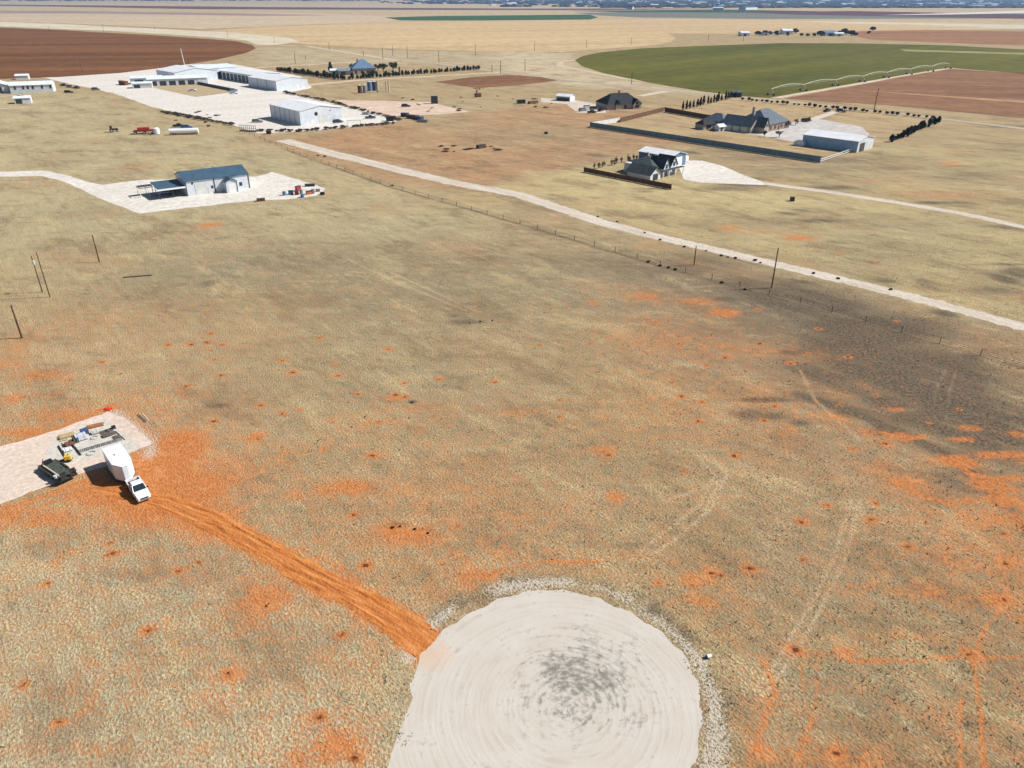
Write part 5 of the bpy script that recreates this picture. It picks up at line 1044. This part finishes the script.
def front_gable2(x0,x1,y0,y1,wh,rh):
    gable_parts(t,x0,x1,y0,y1,wh,rh,'y','white_metal','house_roof',.35,rname='gable_roof',wname='gable_wall'); xm=(x0+x1)/2
    plate(t,'window','dark_glass',xm-.6,xm+.6,wh*.85,wh*.85+1.5,'front',y0)
front_gable2(9.5,13.3,1.2,8,3.4,6.7); front_gable2(15.6,19.6,2.2,9,3.4,6.3)
MB().box(7,20.5,-.6,1.0,2.5,2.7).build('porch_roof',M['house_roof'],t)
for x in (7.3,11,15,20.2): MB().box(x-.14,x+.14,-.5,-.22,0,2.5).build('porch_post',M['white_paint'],t)
plate(t,'garage_door','dark_glass',1.6,4.6,.0,2.3,'front',0); plate(t,'door','dark_glass',10.8,12,0,2.3,'front',1.2); plate(t,'window','dark_glass',16.6,18.6,.8,2.2,'front',2.2)
MB().box(14.5,15.3,12.2,13,4.5,6.8).build('chimney',M['stone'],t)
bb=g(671,168); t=thing('white_barn','white roofed metal barn standing behind the dark gabled house','barn',(bb[0],bb[1],0),R_(44))
gable_parts(t,0,9.5,0,16,4.3,5.5,'y','slate_blue','white_roof_y',.4)
plate(t,'roller_door','white_paint',2,7,0,3.6,'front',0); plate(t,'window','dark_glass',4,6,1.4,2.8,'left',0); plate(t,'window','dark_glass',10,12,1.4,2.8,'left',0)
t=thing('camper','white rounded camper trailer parked at the right end of the barn','camper',at(680.5,163),R_(44)); MB().box(-1.3,1.3,-3,3,.6,3.1).build('body',M['white_paint'],t,bevel=.5)
for s in (-1,1): MB().cyl((s*1.2,-.3,.4),(s*1.35,-.3,.4),.4,n=14).build('wheel',M['rubber'],t)
MB().box(1.28,1.33,-2,-1,1.6,2.4).build('window',M['glass'],t); MB().cyl((0,-3,.6),(0,-4,.5),.07).build('tongue',M['black_steel'],t)
# ---------- large walled house
t=building('large_house','large brick house with slate hipped roof and chimney inside the walled yard',767,132.3,44,'house')
M['slate_roof']=mat('slate_roof',(.085,.115,.15),.45,var=.12,scale=.6)
hip_parts(t,0,21,0,18,3.4,9.2,7,ridge='x',wall='brick',roof='slate_roof')
gable_parts(t,-9,-.6,4,20,3.2,7.0,'y','tan_wall','slate_roof',.5,rname='wing_roof',wname='wing_wall')
hip_parts(t,-7,3,20.5,33,3.2,6.6,5,ridge='y',wall='tan_wall',roof='slate_roof')
front_gable(t,-5.0,-.8,-1.0,3.9,3.2,7.0,'stone','slate_roof',win=True)
MB().add([(-22,5,3.3),(-6,5,3.3),(-6,-3.5,2.9),(-22,-3.5,2.9),(-6,5,6.2),(-22,5,6.2)],[(0,1,2,3),(3,2,4,5),(0,3,5),(1,4,2),(0,5,4,1)]).build('porch_roof',M['trim_dark'],t) if False else None
for k in range(3): plate(t,'garage_door','pale_wall',6+k*4.4,9.4+k*4.4,0,2.6,'left',-9)
for k in (2,6.5,13,17): plate(t,'window','dark_glass',k,k+2,.9,2.5,'front',0)
plate(t,'door','dark_glass',10.4,11.8,0,2.4,'front',0)
MB().box(3,4.2,10,11.2,5,10.6).build('chimney',M['stone'],t)
t=building('pool_pavilion','small dark roofed patio pavilion left of the large house',706,130.5,30,'pavilion')
hip_parts(t,0,8,2,8,2.4,4.6,2.5,ridge='x',wall='tan_wall',roof='dark_roof'); MB().box(0,11,-1.6,-1.2,0,1.1).build('planter',M['brick'],t); plate(t,'door','dark_glass',2,5,0,2.1,'front',2)
pts_building('garden_shed','small bright white garden shed between pavilion and large house',719,131.5,30,4,3.4,2.2,3.2,'x','white_roof','white_metal',doors=[('front',1,2.2,1.9,'trim_dark')])
M['barn_shade_blue']=mat('barn_shade_blue',(.30,.47,.68),.5,var=.06,scale=.4,ribs=2.2,ribdir='Y')  # blue of a shaded wall, put into the colour
# ---------- right barn
a=g(856.5,152.8); th=44; t=thing('metal_barn','long white roofed barn with shade-blue side inside the walled yard','barn',(a[0],a[1],0),R_(th))
gable_parts(t,0,16,0,25,4.6,6.0,'y','white_metal','white_roof_y',.35)
MB().box(-.06,-.01,.1,24.9,.1,4.5).build('side_shade',M['barn_shade_blue'],t)  # blue sheet paints the shade on this one wall
for k in range(2): plate(t,'roller_door','pale_wall' if k else 'dark_glass',2+k*6.6,7+k*6.6,0,3.6,'front',0)
MB().box(-2.6,-.3,23,26.5,0,2.2).build('side_closet',M['white_metal'],t)
t=thing('round_tank','white round tank beside the far left corner of the barn','tank',at(796,145),0); MB().cyl((0,0,0),(0,0,1.8),1.2,n=18).build('shell',M['white_paint'],t); MB().cyl((0,0,1.8),(0,0,2.1),1.2,.3,n=18).build('lid',M['white_paint'],t)
# dark pump house near the green field
t=pts_building('pump_house','small dark pump house at the edge of the green pivot field',730.5,97,-20,7,4,3,3.8,'x','green_roof','trim_dark',doors=[('front',1,3,2,'black_steel')])
# ---------- center pivot irrigator
tw=[(770.5,95.6),(803,91),(835,86),(862,82),(886,78),(909,74.6),(930.5,71.6),(948,68.6)]
T=[g(*p) for p in tw]; c=T[0]; t=thing('pivot_irrigator','long arched pivot irrigator standing on wheeled towers over the green field','irrigator',(c[0],c[1],0))
an=math.atan2(T[-1][1]-T[0][1],T[-1][0]-T[0][0]); dx_,dy_=math.cos(an),math.sin(an)
for i,p in enumerate(T):
    x,y=p[0]-c[0],p[1]-c[1]; w_=MB()
    for s in (-1,1): w_.cyl((x+dx_*0-dy_*s*2.2,y+dx_*s*2.2,.9),(x,y,4.3),.1,n=6)
    w_.cyl((x+dy_*2.4,y-dx_*2.4,.8),(x-dy_*2.4,y+dx_*2.4,.8),.1,n=6); tt=w_.build('tower',M['galv'],t)
    for s in (-1,1): MB().cyl((x-dy_*s*2.2-dy_*0-dx_*.0,y+dx_*s*2.2,.75),(x-dy_*s*2.2+dx_*.0-dy_*.01,y+dx_*s*2.2+dx_*.01,.75),.1).cyl((x-dy_*s*2.2+dy_*.0-dx_*0.0+dy_*0,y+dx_*s*2.2,.75),(x-dy_*s*2.2+dx_*.35,y+dx_*s*2.2+dy_*.35,.75),.75,n=14).build('wheel',M['rubber'],tt)
for a,b in zip(T[:-1],T[1:]):
    L=math.hypot(b[0]-a[0],b[1]-a[1]); mb=MB(); tr=MB(); n=8; pr=None
    for k in range(n+1):
        s=k/n; z=4.3+1.5*math.sin(PI*s); p=(a[0]+(b[0]-a[0])*s-c[0],a[1]+(b[1]-a[1])*s-c[1],z); q=(p[0],p[1],z-1.3*math.sin(PI*s))
        if pr: mb.cyl(pr[0],p,.13,n=6); tr.cyl(pr[1],q,.045,n=4); tr.cyl(pr[0] if k%2 else pr[1],q if k%2 else p,.045,n=4)
        pr=(p,q)
    mb.build('span_pipe',M['galv'],t); tr.build('truss',M['galv'],t)
# ---------- distant farmstead
FB=[('white barn roof building at the left end of the distant farm row',741,36.2,15,12,5,7,'white_roof'),('white farmhouse in the middle of the distant farm row',783,34.5,18,14,6,8.5,'white_roof'),('dark roofed farm building right of the middle white farmhouse',825,36,20,13,5,8,'slate_blue'),('pale low barn between the two right farm groups',835,36.2,16,10,4,5.5,'white_roof'),('small dark shed near the left of the distant farm row',763,35.5,11,8,4,5,'dark_roof')]
for l,x,y,Lx,Ly,wh,rh,rf in FB:
    t=building('farm_building',l,x,y,10,'barn'); gable_parts(t,0,Lx,0,Ly,wh,rh,'x','white_metal',rf,.6); plate(t,'roller_door','trim_dark',Lx*.3,Lx*.6,0,wh*.7,'front',0)
ft=tree('farm_tree','dark tree in the shelter row around the distant farm buildings',760,36,6.5,11,'leaf',0,130,.1,'trees around the distant farm','tree',41,1.5)
F_=True
for x,y,s in ((756,35.2,1),(760,35,.8),(766,35,1.1),(770,35,.9),(775,34.8,1),(790,33.8,1.3),(795,33.4,1.2),(802,36.2,.7),(808,36.5,.7),(815,36.6,.8),(820,36,1.2),(832,35,.9),(841,35.4,1.1),(846,35,1.5),(851,35.5,1.2),(855,35.8,.8),(873,30.7,1.1),(868,33.8,.7),(778,35.6,.7),(787,36,.6)):
    if F_: ft.location=at(x,y); ft.scale=(s,)*3; F_=False
    else: dup(ft,at(x,y),x,s,'dark tree in the shelter row around the distant farm buildings')
# ---------- far town on the horizon
r=random.Random(77); protos=[]
for k,(Lx,Ly,wh,rh,rf) in enumerate(((46,26,10,13,'white_roof'),(80,40,12,14,'white_roof'),(30,22,9,14,'dark_roof'),(60,24,9,12,'blue_roof'))):
    t=thing('town_building','pale building with low roof among trees in the far town','building',(0,9000),0,'buildings of the far town'); gable_parts(t,-Lx/2,Lx/2,-Ly/2,Ly/2,wh,rh,'x','white_metal',rf,.6); protos.append(t)
lbt=['white roofed building in the hazy town on the horizon','large white roofed shed in the hazy town on the horizon','dark roofed building in the hazy town on the horizon','blue roofed long building in the hazy town on the horizon']
n=0
for i in range(150):
    u_=r.random(); px=420+640*(u_**.6); py=r.uniform(1.2,7.6) if px>640 else r.uniform(1.0,6.0); k=r.choice((0,0,1,1,2,3)); x,y=g(px,py)
    if i<4: o=protos[i]; k=i; o.location=(x,y,0)
    else: o=dup(protos[k],(x,y))
    o.rotation_euler=(0,0,r.uniform(-.5,.8)); o['label']=lbt[k]; s=r.uniform(.5,1.0); o.scale=(s,s,s)
for l,x,y,k in (('long dark roofed farm shed just beyond the dark green strip on the right',748,9.7,3),('white shed just beyond the grey green strip near the skyline',718,10.2,0),('small dark building alone on pale ground near the skyline',630,9.4,2)):
    o=dup(protos[k],g(x,y)); o['label']=l; del o['group']; o.scale=(1.8,1.5,1.2) if k==3 else (1,1,1)
mb=MB()
for i in range(5200):
    px=380+680*(r.random()**.5) if i>500 else r.uniform(-100,1100); py=r.uniform(.2,8.0) if px>600 else r.uniform(.2,4) if px>380 else r.uniform(.2,1.2); x,y=g(px,py)
    if i%3==0 and px>500: py=r.choice((1.0,2.2,3.6,5.2,6.8))+r.uniform(-.15,.15); x,y=g(px,py) 
    w_=r.uniform(10,34); h=r.uniform(6,13); a=r.uniform(0,3)
    vs=[(x+w_*math.cos(a+j*2*PI/6)*r.uniform(.7,1.2),y+w_*math.sin(a+j*2*PI/6)*r.uniform(.7,1.2),h*r.uniform(.35,.7)) for j in range(6)]
    b_=[(q[0],q[1],0) for q in vs]; mb.add(b_+vs+[(x,y,h)],[(j,(j+1)%6,6+(j+1)%6,6+j) for j in range(6)]+[(6+j,6+(j+1)%6,12) for j in range(6)])
o=mb.build('town_trees',M['far_leaf'],fix=False); tag(o,'dark mass of trees through the far town and along the horizon','trees',kind='stuff')
# dark brush lumps scattered over the pasture
for x,y,s in ((412,403,1),(409,418,.6),(352,427,.6),(395,185,.7),(708,470,.5),(392,528,1.0),(400,527,.8),(415,529,.9),(428,533,.8),(266,606,.5),(269,604,.4),(228,673,.5),(480,322,1.0),(492,321,.9),(470,323,.8),(395,180,.5),(640,428,.5),(600,400,.4),(318,441,.6),(365,417,.6)):
    o=dup(br,at(x,y),x,s*.55,'small dark brush lump lying alone in the big pasture'); o['group']='dark brush lumps in the pasture'

# ---------------------------------------------------------------- camera, light, sky, haze
cam=bpy.data.cameras.new('camera'); co=bpy.data.objects.new('camera',cam); col.objects.link(co); sc.camera=co
cam.sensor_width=36; cam.lens=F/1024*36; cam.clip_start=.5; cam.clip_end=200000
co.location=(0,0,H); co.rotation_euler=(PI/2-PITCH,0,0)
EL,AZ=math.radians(43),math.radians(8)   # azimuth of the sun measured from +X towards +Y
sd=Vector((math.cos(EL)*math.cos(AZ),math.cos(EL)*math.sin(AZ),math.sin(EL)))
sun=bpy.data.lights.new('sun','SUN'); sun.energy=5.0; sun.angle=math.radians(.5); sun.color=(1,.955,.89)
so=bpy.data.objects.new('sun',sun); col.objects.link(so); so.rotation_euler=sd.to_track_quat('Z','Y').to_euler(); so.location=(100,0,200)
w=bpy.data.worlds.new('World'); sc.world=w; w.use_nodes=True; t=w.node_tree; bg=t.nodes['Background']
sky=t.nodes.new('ShaderNodeTexSky'); sky.sky_type='NISHITA'; sky.sun_disc=False; sky.sun_elevation=EL; sky.sun_rotation=PI/2-AZ; sky.dust_density=1.0
t.links.new(sky.outputs[0],bg.inputs[0]); bg.inputs[1].default_value=.05
hz=MB().box(-30000,30000,-3000,24000,-1,90).build('haze',bpy.data.materials.new('haze')); hm=hz.data.materials[0]; hm.use_nodes=True; t=hm.node_tree; t.nodes.clear()
ou=t.nodes.new('ShaderNodeOutputMaterial'); pv=t.nodes.new('ShaderNodeVolumePrincipled'); pv.inputs['Color'].default_value=(.32,.56,1,1); pv.inputs['Density'].default_value=.00006; pv.inputs['Anisotropy'].default_value=.2
t.links.new(pv.outputs[0],ou.inputs['Volume']); tag(hz,'pale blue air haze over the whole plain','haze',kind='stuff')
vs=sc.view_settings; vs.view_transform='Standard'; vs.look='None'; vs.exposure=.40; vs.gamma=1
sc.cycles.max_bounces=4; sc.cycles.volume_bounces=0; sc.cycles.diffuse_bounces=2
